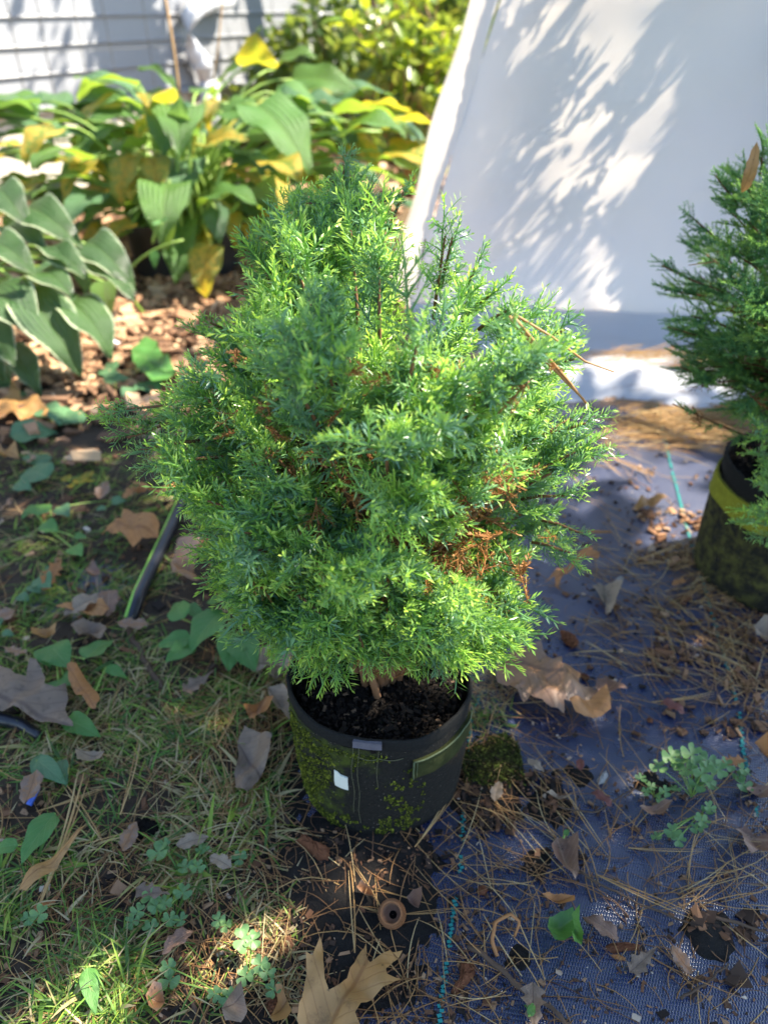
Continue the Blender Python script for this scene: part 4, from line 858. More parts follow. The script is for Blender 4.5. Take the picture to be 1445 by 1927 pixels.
for (p, d, s, _) in deads:
    V, F, T = deadp[int(r.integers(6))]; m = np.array(place_matrix(p - S2, d, (0, 0, 1), 0)); VV.append(V @ (m[:3, :3] * s).T + m[:3, 3]); FF.append(F + n0); TT.append(T * .7); n0 += len(V)
setp(link('dead_needles', mesh_np('dead_needles', np.concatenate(VV), np.concatenate(FF), M['needle_dead'], np.concatenate(TT), smooth=False), sh2), kind='stuff')
# low blue green shoots of another conifer at the right edge, in front of the right pot
sh3 = empty('conifer_shrub', (.66, .86, 0)); setp(sh3, 'low blue green conifer shoots in front of the right felt pot', 'shrub'); S3 = np.array(sh3.location)
ends = []; mb = MB()
for (bx, by, tx, ty, dd) in [(1490, 850, 1415, 800, .87), (1480, 880, 1425, 850, .87), (1490, 960, 1400, 955, .84), (1480, 990, 1412, 985, .84), (1490, 930, 1425, 915, .85), (1500, 820, 1440, 820, .88), (1500, 1000, 1440, 1010, .84), (1500, 880, 1440, 885, .86), (1520, 940, 1450, 950, .85)]:
    b = AT(bx, by, dd + .02); t = AT(tx, ty, dd); dv = unit(t - b); mb.tube(np.array([b, (b + t) / 2, t]) - S3, [.0016, .0013, .001], 5); mb.tube(bez(np.array([.03, .03, .0]), (b - S3) * .5 + np.array([.05, .02, .1]), b - S3, 6), .002, 5)
    for j in range(3): p = b + (t - b) * j * .3; lat = unit(np.cross(dv, r.normal(size=3))); ends.append((p, unit(dv + lat * .5 * (2 - j) * .5), r.uniform(.8, 1), 0))
mb.build('branches', M['bark'], sh3, True)
build_conifer(sh3, S3, None, ends, protos, M['needle'], 60, seed=6)

# ------------------------------------------------------------------ felt pots
def felt_pot(c, R, H, label, mat, wob, seed, rim_h=.016, taper=.93):
    e = empty('felt_pot', (c[0], c[1], 0)); setp(e, label, 'plant pot')
    n = 96; rr = np.random.default_rng(seed); th = np.arange(n) * 2 * math.pi / n
    ph = rr.uniform(0, 6.28, 6)
    def rad(t, z): 
        f = z / H
        return R * (taper + (1 - taper) * f + .035 * math.sin(math.pi * f)) * (1 + wob * (math.sin(2 * t + ph[0]) * .5 + math.sin(3 * t + ph[1] + 2 * f) * .35 + math.sin(7 * t + ph[2] + 5 * f) * .12)) + .0016 * (float(vnoise(t * 9, z * 90, 1, seed)) - .5)
    def top(t): return H + wob * .5 * R * math.sin(2 * t + ph[3]) + wob * .3 * R * math.sin(5 * t + ph[4]) + wob * .12 * R * math.sin(11 * t + ph[5])
    def pt(t, z, off=0.0): q = rad(t, min(z, H)) + off; return np.array([q * math.cos(t), q * math.sin(t), z])
    zs = [0.0, .004, .012] + list(np.linspace(.022, H - rim_h, 18)); V = []
    for k, z_ in enumerate(zs):
        for t in th:
            q = pt(t, z_); 
            if k == 0: q[:2] *= .93
            V.append(q)
    m_ = len(zs); F = [(i * n + j, i * n + (j + 1) % n, (i + 1) * n + (j + 1) % n, (i + 1) * n + j) for i in range(m_ - 1) for j in range(n)] + [tuple(range(n))[::-1]]
    link('body', mesh_py('body', V, F, mat, True), e)
    V = []; prof = [(.0004, -rim_h - .001), (.0014, -rim_h + .002), (.0016, -.002), (.0010, .0), (-.0016, .0), (-.0024, -.003), (-.0030, -rim_h - .03)]
    for (o_, dz) in prof:
        for t in th: q = pt(t, H, o_); q[2] = top(t) + dz; V.append(q)
    F = [(i * n + j, i * n + (j + 1) % n, (i + 1) * n + (j + 1) % n, (i + 1) * n + j) for i in range(len(prof) - 1) for j in range(n)]
    link('rim', mesh_py('rim', V, F, M['felt_rim'], True), e)
    # potting mix: lumpy disc plus loose bark fibres
    V = []; F = []; K = 26
    for k in range(K + 1):
        for t in th: q = pt(t, H, -.004)[:2] * (k / K); V.append((q[0], q[1], H - .022 + .006 * (float(vnoise(q[0], q[1], 60, 3)) - .5) + .007 * (float(vnoise(q[0], q[1], 160, 4)) - .5) + .008 * (1 - k / K)))
    F = [(k * n + j, k * n + (j + 1) % n, (k + 1) * n + (j + 1) % n, (k + 1) * n + j) for k in range(1, K) for j in range(n)] + [tuple(n + j for j in range(n))]
    so = link('potting_soil', mesh_py('potting_soil', V, F, M['peat_base'], True), e)
    m = 3200; a = rr.uniform(0, 6.28, m); q = R * .93 * np.sqrt(rr.uniform(0, 1, m)); P = np.column_stack([q * np.cos(a), q * np.sin(a), H - .016 + rr.uniform(-.004, .006, m)])
    V, F, T = bits(P, .0030, rr, .4, .4); setp(link('bark_bits', mesh_np('bark_bits', V, F, M['peat'], T, smooth=False), so), kind='stuff')
    return e, pt
def bits(P, size, rr, aspect=.4, thick=.2, flat=True):
    n = len(P); B = np.array([[x, y, z_] for x in (-1, 1) for y in (-1, 1) for z_ in (-1, 1)], float) * .5
    V = B[None] + rr.uniform(-.16, .16, (n, 8, 3)); L = size * rr.lognormal(0, .45, n)
    S = np.stack([L * aspect * rr.uniform(.5, 1.4, n), L, L * thick * rr.uniform(.5, 1.5, n)], 1); V = V * S[:, None]
    f = rr.normal(size=(n, 3)) * np.array([1, 1, .3 if flat else 1]); u = rr.normal(0, .3, (n, 3)) + np.array([0, 0, 1]); Mx = rotmats(f, u)
    V = np.einsum('nij,nkj->nki', Mx, V) + P[:, None]
    Fq = np.array([(0, 1, 3, 2), (4, 6, 7, 5), (0, 4, 5, 1), (2, 3, 7, 6), (0, 2, 6, 4), (1, 5, 7, 3)])
    F = (np.arange(n) * 8)[:, None, None] + Fq[None]
    return V.reshape(-1, 3), F.reshape(-1, 4), np.repeat(rr.uniform(0, 1, n), 8)
M['peat_base'] = simple('black potting mix', (0.006, 0.005, 0.0045), 0.95, .1, .6, 220, 1.0)
pot, ppt = felt_pot(POT, POT_R, POT_H, 'mossy black felt pot with a small white sticker in the middle', M['felt'], .036, 2)
def patch(name, pt, t0, t1, za, zb, off, mat, parent, nt=12, nz=6, edge=None):
    """a raised piece that follows the pot wall, thickness off"""
    V = []; F = []
    for layer in (off, -.0005):
        for i in range(nt + 1):
            for j in range(nz + 1):
                t = t0 + (t1 - t0) * i / nt; lo, hi = za(i / nt), zb(i / nt); V.append(pt(t, lo + (hi - lo) * j / nz, layer))
    s = (nt + 1) * (nz + 1); q = nz + 1
    for i in range(nt):
        for j in range(nz): F.append((i * q + j, (i + 1) * q + j, (i + 1) * q + j + 1, i * q + j + 1))
    ring = [i * q for i in range(nt + 1)] + [nt * q + j for j in range(1, q)] + [i * q + nz for i in range(nt - 1, -1, -1)] + [j for j in range(nz - 1, 0, -1)]
    for a, b in zip(ring, ring[1:] + ring[:1]): F.append((b, a, a + s, b + s))
    return link(name, mesh_py(name, V, F, mat, False), parent)
D = R_
patch('sticker', ppt, D(-119.5), D(-110.5), lambda f: .089 - .001 * f, lambda f: .1125 - .003 * f + (.0025 if f < .3 else 0), .0012, M['sticker'], pot, 4, 3)
patch('tape_tag', ppt, D(-106), D(-89), lambda f: .1635, lambda f: .1725, .0045, M['tag'], pot, 6, 3)
hd = patch('handle_strap', ppt, D(-70), D(-18), lambda f: .112 + .004 * f, lambda f: .139 + .005 * f, .0035, M['handle'], pot, 20, 6)
mb = MB()
for zf in ((.139, .005),):
    mb.tube([ppt(D(-70 + 52 * f), zf[0] + zf[1] * f, .004) for f in np.linspace(0, 1, 20)], .0011, 6)
mb.tube([ppt(D(-70), .112 + .027 * f, .004) for f in np.linspace(0, 1, 6)], .0011, 6)
mb.tube([ppt(D(-68), .114 + .023 * f, .0042) for f in np.linspace(0, 1, 6)], .0005, 5)
mb.build('edge_binding', M['piping'], hd, True)
mb = MB()
for t, za, zb in ((-107, .05, .163), (-103.5, .03, .163), (-91.5, .10, .163)): mb.tube([ppt(D(t + .6 * math.sin(z_ * 90)), z_, .0012) for z_ in np.linspace(za, zb, 16)], .00035, 4)
mb.tube([ppt(D(t), .145 + .0012 * math.sin(t * .4), .0012) for t in np.linspace(-104, -76, 16)], .00045, 4)
mb.build('seam', M['thread'], pot)
# moss tufts growing on the felt
rr = np.random.default_rng(8); tt_ = rr.uniform(D(-185), D(-60), 15000); zz = rr.uniform(.008, .15, 15000)
mk = (vnoise(tt_ * 1.7, zz * 16, 1.3, 61) * .4 + vnoise(tt_ * 6, zz * 50, 1.2, 62) * .3 + vnoise(tt_ * 17, zz * 150, 1.2, 63) * .3 + smoothstep(D(-95), D(-160), tt_) * .25) > .62
mk &= ~((np.abs(tt_ - D(-115)) < D(7)) & (np.abs(zz - .101) < .018))
mk &= rr.uniform(0, 1, 15000) < .75
P = np.array([ppt(a, b, .0006) for a, b in zip(tt_[mk], zz[mk])]); V, F, T = bits(P, .0013, rr, .5, .5, False)
M['mossbit'] = tinted('moss tufts', [(0, (.02, .027, .005)), (.6, (.075, .09, .011)), (1, (.19, .20, .025))], .95, 0, .1)
setp(link('moss', mesh_np('moss', V, F, M['mossbit'], T, smooth=False), pot), kind='stuff')
pot2, p2t = felt_pot(POT2, POT2_R, POT2_H, 'weathered felt pot with a yellow green moss band at the right edge', M['felt_far'], .03, 5, .03, 1.06)
patch('moss_band', p2t, 0, 2 * math.pi - .001, lambda f: .137 + .003 * math.sin(f * 40), lambda f: .172, .0035, M['moss_band'], pot2, 72, 4)

# ------------------------------------------------------------------ dead leaves, traced on the ground where they lie
def crop(pts, x0, y0, k): return [(x0 + x / k, y0 + y / k) for x, y in pts]
def traced(name, label, cat, pts, mat, lift=None, z0=.006, axis=None, group='fallen leaves', stalk=True):
    g = [G(x, y, z0) for x, y in pts]; c = np.mean(g, 0); c[2] = 0; z0 = z0 + float(np.max([0, np.max(top_h(np.array([q[0] for q in g]), np.array([q[1] for q in g]))) * .6]))
    ax = None if axis is None else [G(*axis[0], z0) - c, G(*axis[1], z0) - c]
    P = np.array(g) - c
    me = outline_leaf(name, P, mat, lift, z0, axis=ax); o = link(name, me); o.location = c; return setp(o, label, cat, group)
LEAF = 'dead leaf'
traced('oak_leaf', 'tan oak leaf with pointed lobes at the bottom frame edge', LEAF, crop([(180, 1100), (215, 960), (230, 870), (230, 765), (262, 778), (303, 668), (320, 760), (330, 905), (350, 945), (380, 930), (410, 900), (445, 850), (460, 790), (500, 720), (547, 640), (550, 740), (570, 772), (610, 745), (668, 695), (674, 680), (685, 697), (744, 662), (722, 715), (690, 760), (650, 835), (662, 862), (738, 878), (640, 935), (580, 990), (520, 1025), (490, 1080), (520, 1150), (420, 1250), (330, 1330), (250, 1250), (200, 1180)], 500, 1560, 2.89), M['leaf_tan'],
       lambda u, v, x, y: .006 + .010 * u * (1 - u) * 4 + .012 * np.abs(v) ** 2, .008, axis=[(590, 2000), (700, 1800)])
traced('oak_leaf', 'large brown oak leaf lying right of the mossy pot', LEAF, crop([(195, 200), (260, 150), (395, 138), (405, 180), (450, 208), (492, 193), (488, 240), (582, 243), (570, 300), (620, 303), (668, 325), (600, 375), (500, 385), (500, 457), (440, 440), (400, 395), (350, 360), (320, 407), (290, 350), (250, 300), (205, 275)], 850, 1180, 2.4286), M['leaf_brown'],
       lambda u, v, x, y: .008 + .020 * np.sin(np.clip(u, 0, 1) * 3.1) + .016 * v * v * np.clip(v, 0, 1), .008, axis=[(935, 1255), (1125, 1315)])
traced('curled_leaf', 'curled brown leaf tucked against the tip of the large oak leaf', LEAF, crop([(520, 402), (600, 378), (650, 352), (690, 330), (718, 405), (640, 442), (560, 432)], 850, 1180, 2.4286), M['leaf_orange'], lambda u, v, x, y: .006 + .018 * (1 - v * v), .005)
traced('curled_leaf', 'dark reddish leaf piece behind the tip of the large oak leaf', LEAF, crop([(650, 300), (660, 245), (700, 262), (740, 300), (790, 338), (720, 332), (690, 340)], 850, 1180, 2.4286), M['leaf_purple'], lambda u, v, x, y: .004 + .02 * np.clip(u, 0, 1), .005)
traced('oak_leaf', 'big grey brown oak leaf cut by the left frame edge', LEAF, crop([(-90, 130), (0, 160), (40, 200), (100, 240), (152, 248), (178, 183), (205, 188), (245, 260), (250, 312), (300, 320), (342, 285), (350, 350), (335, 400), (382, 505), (340, 500), (250, 470), (100, 420), (0, 402), (-120, 380)], 0, 1200, 2.58), M['leaf_grey'], lambda u, v, x, y: .018 + .02 * u * (1 - u), .012, axis=[(-60, 1300), (147, 1395)])
traced('curled_leaf', 'narrow orange brown leaf beside the big grey oak leaf', LEAF, crop([(358, 225), (400, 208), (440, 260), (480, 312), (506, 360), (490, 432), (460, 420), (430, 380), (390, 350), (363, 290)], 0, 1200, 2.58), M['leaf_orange'], lambda u, v, x, y: .02 + .014 * (1 - v * v), .015)
traced('beech_leaf', 'small orange leaf left of the mossy pot', LEAF, crop([(1215, 425), (1192, 395), (1250, 352), (1302, 308), (1335, 345), (1322, 392), (1242, 474)], 0, 1200, 2.58), M['leaf_orange'], lambda u, v, x, y: .012 + .01 * np.abs(v), .012)
traced('torn_leaf', 'grey torn leaf standing at the left side of the mossy pot', LEAF, crop([(1160, 545), (1200, 500), (1250, 520), (1332, 560), (1322, 640), (1272, 720), (1210, 795), (1150, 762), (1143, 690), (1165, 620)], 0, 1200, 2.58), M['leaf_grey'], lambda u, v, x, y: .006 + .02 * np.clip(v + .3, 0, 1), .008)
traced('torn_leaf', 'pale grey leaf between the mossy pot and the orange leaf', LEAF, crop([(1305, 270), (1380, 270), (1420, 330), (1430, 440), (1390, 440), (1350, 380), (1310, 330)], 0, 1200, 2.58), M['leaf_pale'], lambda u, v, x, y: .01 + .012 * np.abs(v), .01)
traced('torn_leaf', 'crumpled pale leaf above the rim at the left of the mossy pot', LEAF, crop([(60, 350), (130, 270), (200, 225), (270, 215), (290, 300), (265, 375), (190, 360), (120, 380)], 450, 1150, 2.89), M['leaf_pale'], lambda u, v, x, y: .012 + .016 * np.abs(v), .012)
traced('torn_leaf', 'small whitish leaf scrap in the grass at left', LEAF, crop([(388, 600), (470, 578), (528, 600), (500, 655), (400, 662)], 0, 1200, 2.58), M['leaf_pale'], lambda u, v, x, y: .014 + .01 * v * v, .014)
traced('bark_strip', 'long strip of brown bark in the lower left grass', 'bark', crop([(140, 430), (180, 350), (250, 270), (370, 150), (468, 140), (430, 190), (330, 300), (250, 380), (180, 440)], 0, 1550, 2.58), M['leaf_tan'], lambda u, v, x, y: .022 + .02 * (1 - v * v), .02, group=None)
traced('torn_leaf', 'dark grey leaf under the brown bark strip', LEAF, crop([(180, 440), (250, 380), (360, 280), (330, 330), (250, 420), (200, 455)], 0, 1550, 2.58), M['leaf_orange'], lambda u, v, x, y: .008, .006)
traced('curled_leaf', 'curled brown leaf arching on the mat above the pale torn leaf', LEAF, crop([(930, 1165), (1000, 1125), (1110, 1080), (1165, 1085), (1212, 1130), (1200, 1150), (1120, 1110), (1060, 1130), (1015, 1170), (1000, 1185), (985, 1150)], 700, 700, 2.89), M['leaf_orange'], lambda u, v, x, y: .006 + .045 * np.clip(u, 0, 1) ** 1.5, .006, axis=[(1020, 1103), (1118, 1090)])
traced('torn_leaf', 'pale torn leaf with a thin stalk on the mat right of the shrub', LEAF, crop([(1185, 1208), (1230, 1170), (1310, 1175), (1350, 1205), (1320, 1260), (1310, 1310), (1285, 1345), (1265, 1345), (1265, 1290), (1235, 1250)], 700, 700, 2.89), M['leaf_pale'], lambda u, v, x, y: .006 + .014 * np.abs(v), .006, axis=[(1141, 1165), (1135, 1105)])
traced('torn_leaf', 'purple brown leaf with a pale midrib on the blue mat', LEAF, crop([(450, 130), (455, 100), (480, 65), (520, 80), (568, 75), (570, 180), (575, 240), (555, 290), (530, 250), (495, 200), (460, 170)], 850, 1550, 2.4286), M['leaf_purple'], lambda u, v, x, y: .006 + .008 * np.abs(v), .006, axis=[(1080, 1667), (1048, 1580)])
traced('torn_leaf', 'grey brown leaf under the clover at right', LEAF, crop([(845, 855), (900, 825), (960, 805), (1000, 815), (980, 850), (940, 880), (900, 895)], 850, 1180, 2.4286), M['leaf_purple'], lambda u, v, x, y: .006 + .008 * np.abs(v), .006)
traced('torn_leaf', 'purplish leaf at the right frame edge below the clover', LEAF, crop([(1330, 775), (1350, 745), (1400, 728), (1450, 745), (1490, 800), (1420, 800), (1380, 775)], 850, 1180, 2.4286), M['leaf_purple'], lambda u, v, x, y: .006 + .008 * np.abs(v), .006)
traced('oak_leaf', 'dull brown leaf with lobes at the lower right frame edge', LEAF, crop([(1295, 30), (1340, 20), (1380, 60), (1450, 70), (1520, 130), (1440, 185), (1390, 150), (1350, 178), (1310, 130)], 850, 1550, 2.4286), M['leaf_purple'], lambda u, v, x, y: .006 + .012 * np.abs(v), .006)
traced('torn_leaf', 'small tan leaf among twigs right of the mossy pot', LEAF, crop([(432, 785), (450, 765), (520, 780), (545, 790), (500, 812)], 850, 1180, 2.4286), M['leaf_pale'], lambda u, v, x, y: .006 + .008 * np.abs(v), .006)
traced('leaf_petal', 'small sunlit orange leaf at the top of the green chewed leaf', LEAF, crop([(400, 380), (430, 360), (490, 358), (548, 380), (545, 415), (490, 405), (440, 400)], 850, 1550, 2.4286), M['leaf_orange'], lambda u, v, x, y: .018 + .008 * np.abs(v), .016)
traced('chewed_leaf', 'chewed dark green leaf in the sun fleck at bottom right', 'leaf', crop([(430, 500), (440, 450), (490, 420), (545, 410), (560, 450), (550, 540), (500, 590), (460, 560)], 850, 1550, 2.4286), M['weed'], lambda u, v, x, y: .008 + .010 * np.abs(v), .008, group=None)
traced('green_blade', 'bright green folded leaf blade in the sun fleck', 'leaf', crop([(540, 440), (570, 420), (572, 480), (590, 540), (580, 600), (540, 608), (530, 560), (555, 500)], 850, 1550, 2.4286), M['weed'], lambda u, v, x, y: .016 + .012 * np.abs(v), .014, group=None)
traced('torn_leaf', 'brown curled leaf piece at the bottom left of the black soil', LEAF, crop([(722, 870), (760, 810), (800, 820), (812, 900), (790, 990), (740, 930)], 0, 1550, 2.58), M['leaf_brown'], lambda u, v, x, y: .012 + .01 * np.abs(v), .01)
traced('bark_strip', 'grey brown bark sliver left of the tan oak leaf', 'bark', crop([(1095, 973), (1130, 880), (1180, 800), (1195, 880), (1212, 960), (1180, 1010), (1110, 1020)], 0, 1550, 2.58), M['leaf_grey'], lambda u, v, x, y: .014 + .012 * (1 - v * v), .012, group=None)
traced('oak_leaf', 'small tan leaf tucked behind the small cone at the bottom edge', LEAF, crop([(30, 1060), (70, 960), (60, 890), (90, 880), (120, 950), (150, 1040), (120, 1100), (60, 1100)], 500, 1560, 2.89), M['leaf_tan'], lambda u, v, x, y: .01 + .01 * np.abs(v), .008)
traced('torn_leaf', 'brown leaf scrap left of the acorn cap', LEAF, crop([(495, 340), (520, 318), (570, 350), (590, 385), (580, 415), (540, 400), (508, 380)], 500, 1560, 2.89), M['leaf_brown'], lambda u, v, x, y: .006 + .012 * np.abs(v), .006)
traced('torn_leaf', 'pinkish crumpled leaf scrap right of the acorn cap', LEAF, crop([(765, 380), (800, 360), (845, 370), (848, 405), (830, 440), (800, 430), (780, 445), (775, 410)], 500, 1560, 2.89), M['leaf_purple'], lambda u, v, x, y: .006 + .016 * np.abs(v), .006)
# left middle, out of focus
traced('oak_leaf', 'tan oak leaf under the white edged hosta at left', LEAF, crop([(-60, 1260), (0, 1235), (60, 1205), (105, 1150), (130, 1180), (135, 1220), (230, 1215), (270, 1260), (290, 1300), (210, 1300), (140, 1315), (90, 1290), (20, 1310)], 0, 350, 2.89), M['leaf_tan'], lambda u, v, x, y: .014 + .02 * np.abs(v), .012, axis=[(-15, 785), (98, 795)])
traced('oak_leaf', 'rusty brown oak leaf left of the black pipe', LEAF, crop([(560, 770), (680, 740), (690, 700), (760, 715), (850, 700), (880, 740), (870, 800), (790, 830), (740, 880), (690, 850), (650, 820), (600, 800)], 0, 750, 2.89), M['leaf_orange'], lambda u, v, x, y: .016 + .02 * np.sin(np.clip(u, 0, 1) * 3.1), .012)
traced('oak_leaf', 'curled pinkish brown leaf right of the black pipe', LEAF, crop([(940, 960), (990, 890), (1060, 880), (1110, 890), (1080, 960), (1060, 1000), (1105, 1060), (1040, 1090), (980, 1100), (960, 1040)], 0, 750, 2.89), M['leaf_brown'], lambda u, v, x, y: .016 + .03 * np.abs(v), .012)
traced('oak_leaf', 'brown leaf with a split tip at the top end of the black pipe', LEAF, crop([(720, 500), (780, 520), (850, 560), (950, 520), (1000, 545), (930, 600), (880, 620), (830, 590), (760, 560)], 0, 750, 2.89), M['leaf_orange'], lambda u, v, x, y: .016 + .02 * np.abs(v), .012)
traced('torn_leaf', 'tan leaf at the left frame edge below the tan oak leaf', LEAF, crop([(-60, 320), (0, 300), (40, 330), (115, 330), (120, 370), (60, 380), (30, 392), (0, 360)], 0, 750, 2.89), M['leaf_tan'], lambda u, v, x, y: .014 + .02 * np.abs(v), .012)
traced('torn_leaf', 'broad tan leaf flat on the mat left of the pipe end', LEAF, crop([(310, 1150), (400, 1160), (450, 1120), (500, 1130), (570, 1150), (605, 1180), (570, 1220), (480, 1230), (430, 1200), (350, 1195)], 0, 750, 2.89), M['leaf_orange'], lambda u, v, x, y: .01 + .01 * np.abs(v), .01)
traced('torn_leaf', 'pale yellowish leaf near the left edge above the grey oak leaf', LEAF, crop([(190, 1300), (250, 1290), (330, 1290), (320, 1330), (240, 1360), (200, 1350)], 0, 750, 2.89), M['leaf_tan'], lambda u, v, x, y: .012 + .012 * np.abs(v), .01)
traced('torn_leaf', 'brown flat leaf below the end of the black pipe', LEAF, crop([(395, 1290), (470, 1250), (560, 1270), (600, 1310), (560, 1370), (450, 1350)], 0, 750, 2.89), M['leaf_grey'], lambda u, v, x, y: .01 + .012 * np.abs(v), .01)
traced('torn_leaf', 'small dark purple leaf standing in the debris left of the pipe', LEAF, crop([(480, 960), (520, 920), (560, 970), (545, 1030), (500, 1040)], 0, 750, 2.89), M['leaf_purple'], lambda u, v, x, y: .012 + .016 * np.abs(v), .01)
traced('torn_leaf', 'pale leaf on the mulch under the shrub at left', LEAF, crop([(940, 1040), (1060, 1040), (1150, 1090), (1120, 1130), (1000, 1110)], 0, 350, 2.89), M['leaf_brown'], lambda u, v, x, y: .012 + .012 * np.abs(v), .012)
traced('broad_leaf', 'dark green fallen leaf on the mulch behind the left weeds', 'leaf', crop([(730, 960), (800, 900), (860, 920), (890, 980), (930, 1000), (985, 1085), (930, 1130), (850, 1150), (790, 1100), (740, 1030)], 0, 350, 2.89), M['weed'], lambda u, v, x, y: .02 + .02 * np.abs(v), .02, group=None)
traced('paper_scrap', 'white paper scrap poking from under the hosta leaf tips', 'paper', crop([(605, 970), (625, 880), (650, 900), (685, 970)], 0, 350, 2.89), M['paper'], lambda u, v, x, y: .01 + .05 * np.clip(1 - u, 0, 1), .006, group=None)
# right side
traced('curled_leaf', 'pale crumpled leaf below the right felt pot', LEAF, [(1405, 1195), (1430, 1180), (1460, 1190), (1470, 1215), (1440, 1225), (1415, 1218)], M['leaf_pale'], lambda u, v, x, y: .01 + .02 * np.abs(v), .01)
traced('torn_leaf', 'tan bark like leaf strip near the teal line in the sun', LEAF, crop([(640, 888), (700, 840), (780, 820), (880, 822), (800, 850), (720, 870)], 980, 680, 3.107), M['leaf_tan'], lambda u, v, x, y: .006 + .012 * np.abs(v), .006)
traced('torn_leaf', 'brown leaf heap in the fold of the white skirt', LEAF, crop([(900, 80), (930, 55), (975, 70), (1000, 95), (950, 125), (910, 110)], 980, 680, 3.107), M['leaf_brown'], lambda u, v, x, y: .02 + .02 * np.abs(v), .07)
traced('torn_leaf', 'rusty leaf curl at the right frame edge', LEAF, crop([(1375, 540), (1420, 530), (1460, 560), (1450, 620), (1440, 660), (1420, 600)], 850, 1180, 2.4286), M['leaf_orange'], lambda u, v, x, y: .01 + .02 * np.abs(v), .01)
# leaf caught in the top of the right shrub
V, F, uv = grid_leaf(.058, .016, RAGGED, 12, 6, .9, .9, .02, 4, .8); o = link('curled_leaf', mesh_np('curled_leaf', V, F, M['leaf_tan'], uv=uv)); o.matrix_world = place_matrix(AT(1395, 362, 1.0), AT(1425, 275, 1.0) - AT(1395, 362, 1.0), (0, -1, .2)); setp(o, 'tan curled leaf caught in the top of the right shrub', LEAF, 'fallen leaves')

# generic small leaves scattered over the left ground and mulch
gm = []
for i, (prof, mt) in enumerate([(RAGGED, 'leaf_brown'), (OAK, 'leaf_orange'), (MAPLE, 'leaf_grey'), (RAGGED, 'leaf_pale'), (OAK, 'leaf_brown'), (RAGGED, 'leaf_red'), (OAK, 'leaf_tan'), (RAGGED, 'leaf_purple')]):
    V, F, uv = grid_leaf(1, .55, prof, 20, 6, .7 * (1 if i % 2 else -.6), .5, .05, i); gm.append(mesh_np('dead_leaf', V, F, M[mt], uv=uv))
spots_ = [(30, 960, .06, 4), (120, 1075, .07, 1), (60, 880, .05, 0), (170, 890, .05, 4), (235, 840, .06, 3), (330, 745, .07, 0), (250, 720, .06, 4), (150, 700, .06, 3), (380, 690, .07, 0), (40, 1170, .06, 0), (130, 1180, .07, 3), (210, 1130, .06, 7), (285, 1200, .05, 0), (420, 1270, .05, 3), (350, 1330, .05, 2), (450, 1230, .05, 7), (520, 1290, .05, 3), (80, 1480, .05, 0), (265, 1700, .04, 2), (340, 1620, .035, 3), (370, 1780, .035, 7), (240, 1630, .035, 0), (440, 1660, .03, 3), (330, 900, .07, 4), (290, 940, .06, 1), (190, 960, .05, 0), (380, 1060, .05, 1), (15, 1240, .05, 4),
          (1240, 1330, .035, 5), (1110, 1500, .03, 5), (930, 1520, .03, 3), (1180, 1840, .04, 2), (1260, 1790, .03, 0), (1160, 1780, .04, 7), (1400, 1440, .04, 1), (1090, 1460, .02, 5), (1290, 1100, .03, 1), (1130, 760, .04, 4), (990, 1440, .025, 3), (1000, 1860, .05, 2)]
SCATTER = ['brown lobed leaf at the left edge below the tan leaf', 'orange brown lobed leaf beside the bare mat patch at left', 'brown leaf just right of the round leaved weed at the left edge', 'brown lobed leaf in the litter above the rusty oak leaf', 'pale leaf between the yellowish weed tuft and the shrub tip', 'brown leaf under the leftmost shrub tips', 'brown lobed leaf behind the bluish round leaved weed', 'pale leaf below the hanging tips of the white edged hosta', 'brown leaf on the mulch against the left shoulder of the shrub', 'brown leaf at the left edge above the big grey oak leaf', 'pale leaf lying on the bare mat patch at left', 'purplish leaf left of the pipe end', 'brown leaf under the lower tip of the grey broken stick', 'pale leaf below the broad leaved weed clump', 'grey leaf in the grass below the broad leaved weed clump', 'purplish leaf between the weed clump and the mossy pot', 'pale leaf touching the left rim of the mossy pot', 'brown leaf beside the bit of blue plastic', 'grey leaf below the spreading clover patch', 'pale leaf in the litter right of the single big clover leaf', 'purplish leaf at the lower right of the spreading clover patch', 'brown leaf just right of the upper tip of the bark strip', 'pale leaf at the left rim of the black soil', 'brown lobed leaf against the upper end of the black pipe', 'orange brown leaf beside the upper part of the black pipe', 'brown leaf above the ground ivy left of the rusty oak leaf', 'orange brown leaf by the lower left skirts of the shrub', 'brown lobed leaf at the left edge touching the grey oak leaf', 'dark red leaf on the mat above the lush clover clump', 'dark red leaf on the mat left of the clover', 'pale leaf directly below the moss clump', 'grey leaf on the blue mat right of the sun fleck near the bottom', 'brown leaf on the blue mat in the lower right', 'purplish leaf right of the green folded blade', 'orange brown leaf by the teal line at the right edge', 'dark red scrap between the pebble and the large oak leaf', 'orange brown leaf in the straw left of the right felt pot', 'brown lobed leaf by the front edge of the white skirt', 'pale leaf between the moss clump and the pebble', 'grey leaf on the dark twig in the sun fleck']
assert len(SCATTER) == len(spots_), (len(SCATTER), len(spots_))
for i, (x, y, L, k) in enumerate(spots_):
    g = G(x, y); h = float(top_h(g[0], g[1])); a = rnd.uniform(0, 6.28); o = link('dead_leaf', gm[k]); o.matrix_world = place_matrix((g[0], g[1], h + .010 + (.012 if x < 480 else 0)), (math.cos(a), math.sin(a), rnd.uniform(-.05, .15)), (rnd.gauss(0, .3), rnd.gauss(0, .3), 1)) @ Matrix.Diagonal((L, L, L, 1))
    setp(o, SCATTER[i], LEAF, 'small leaves in the litter')

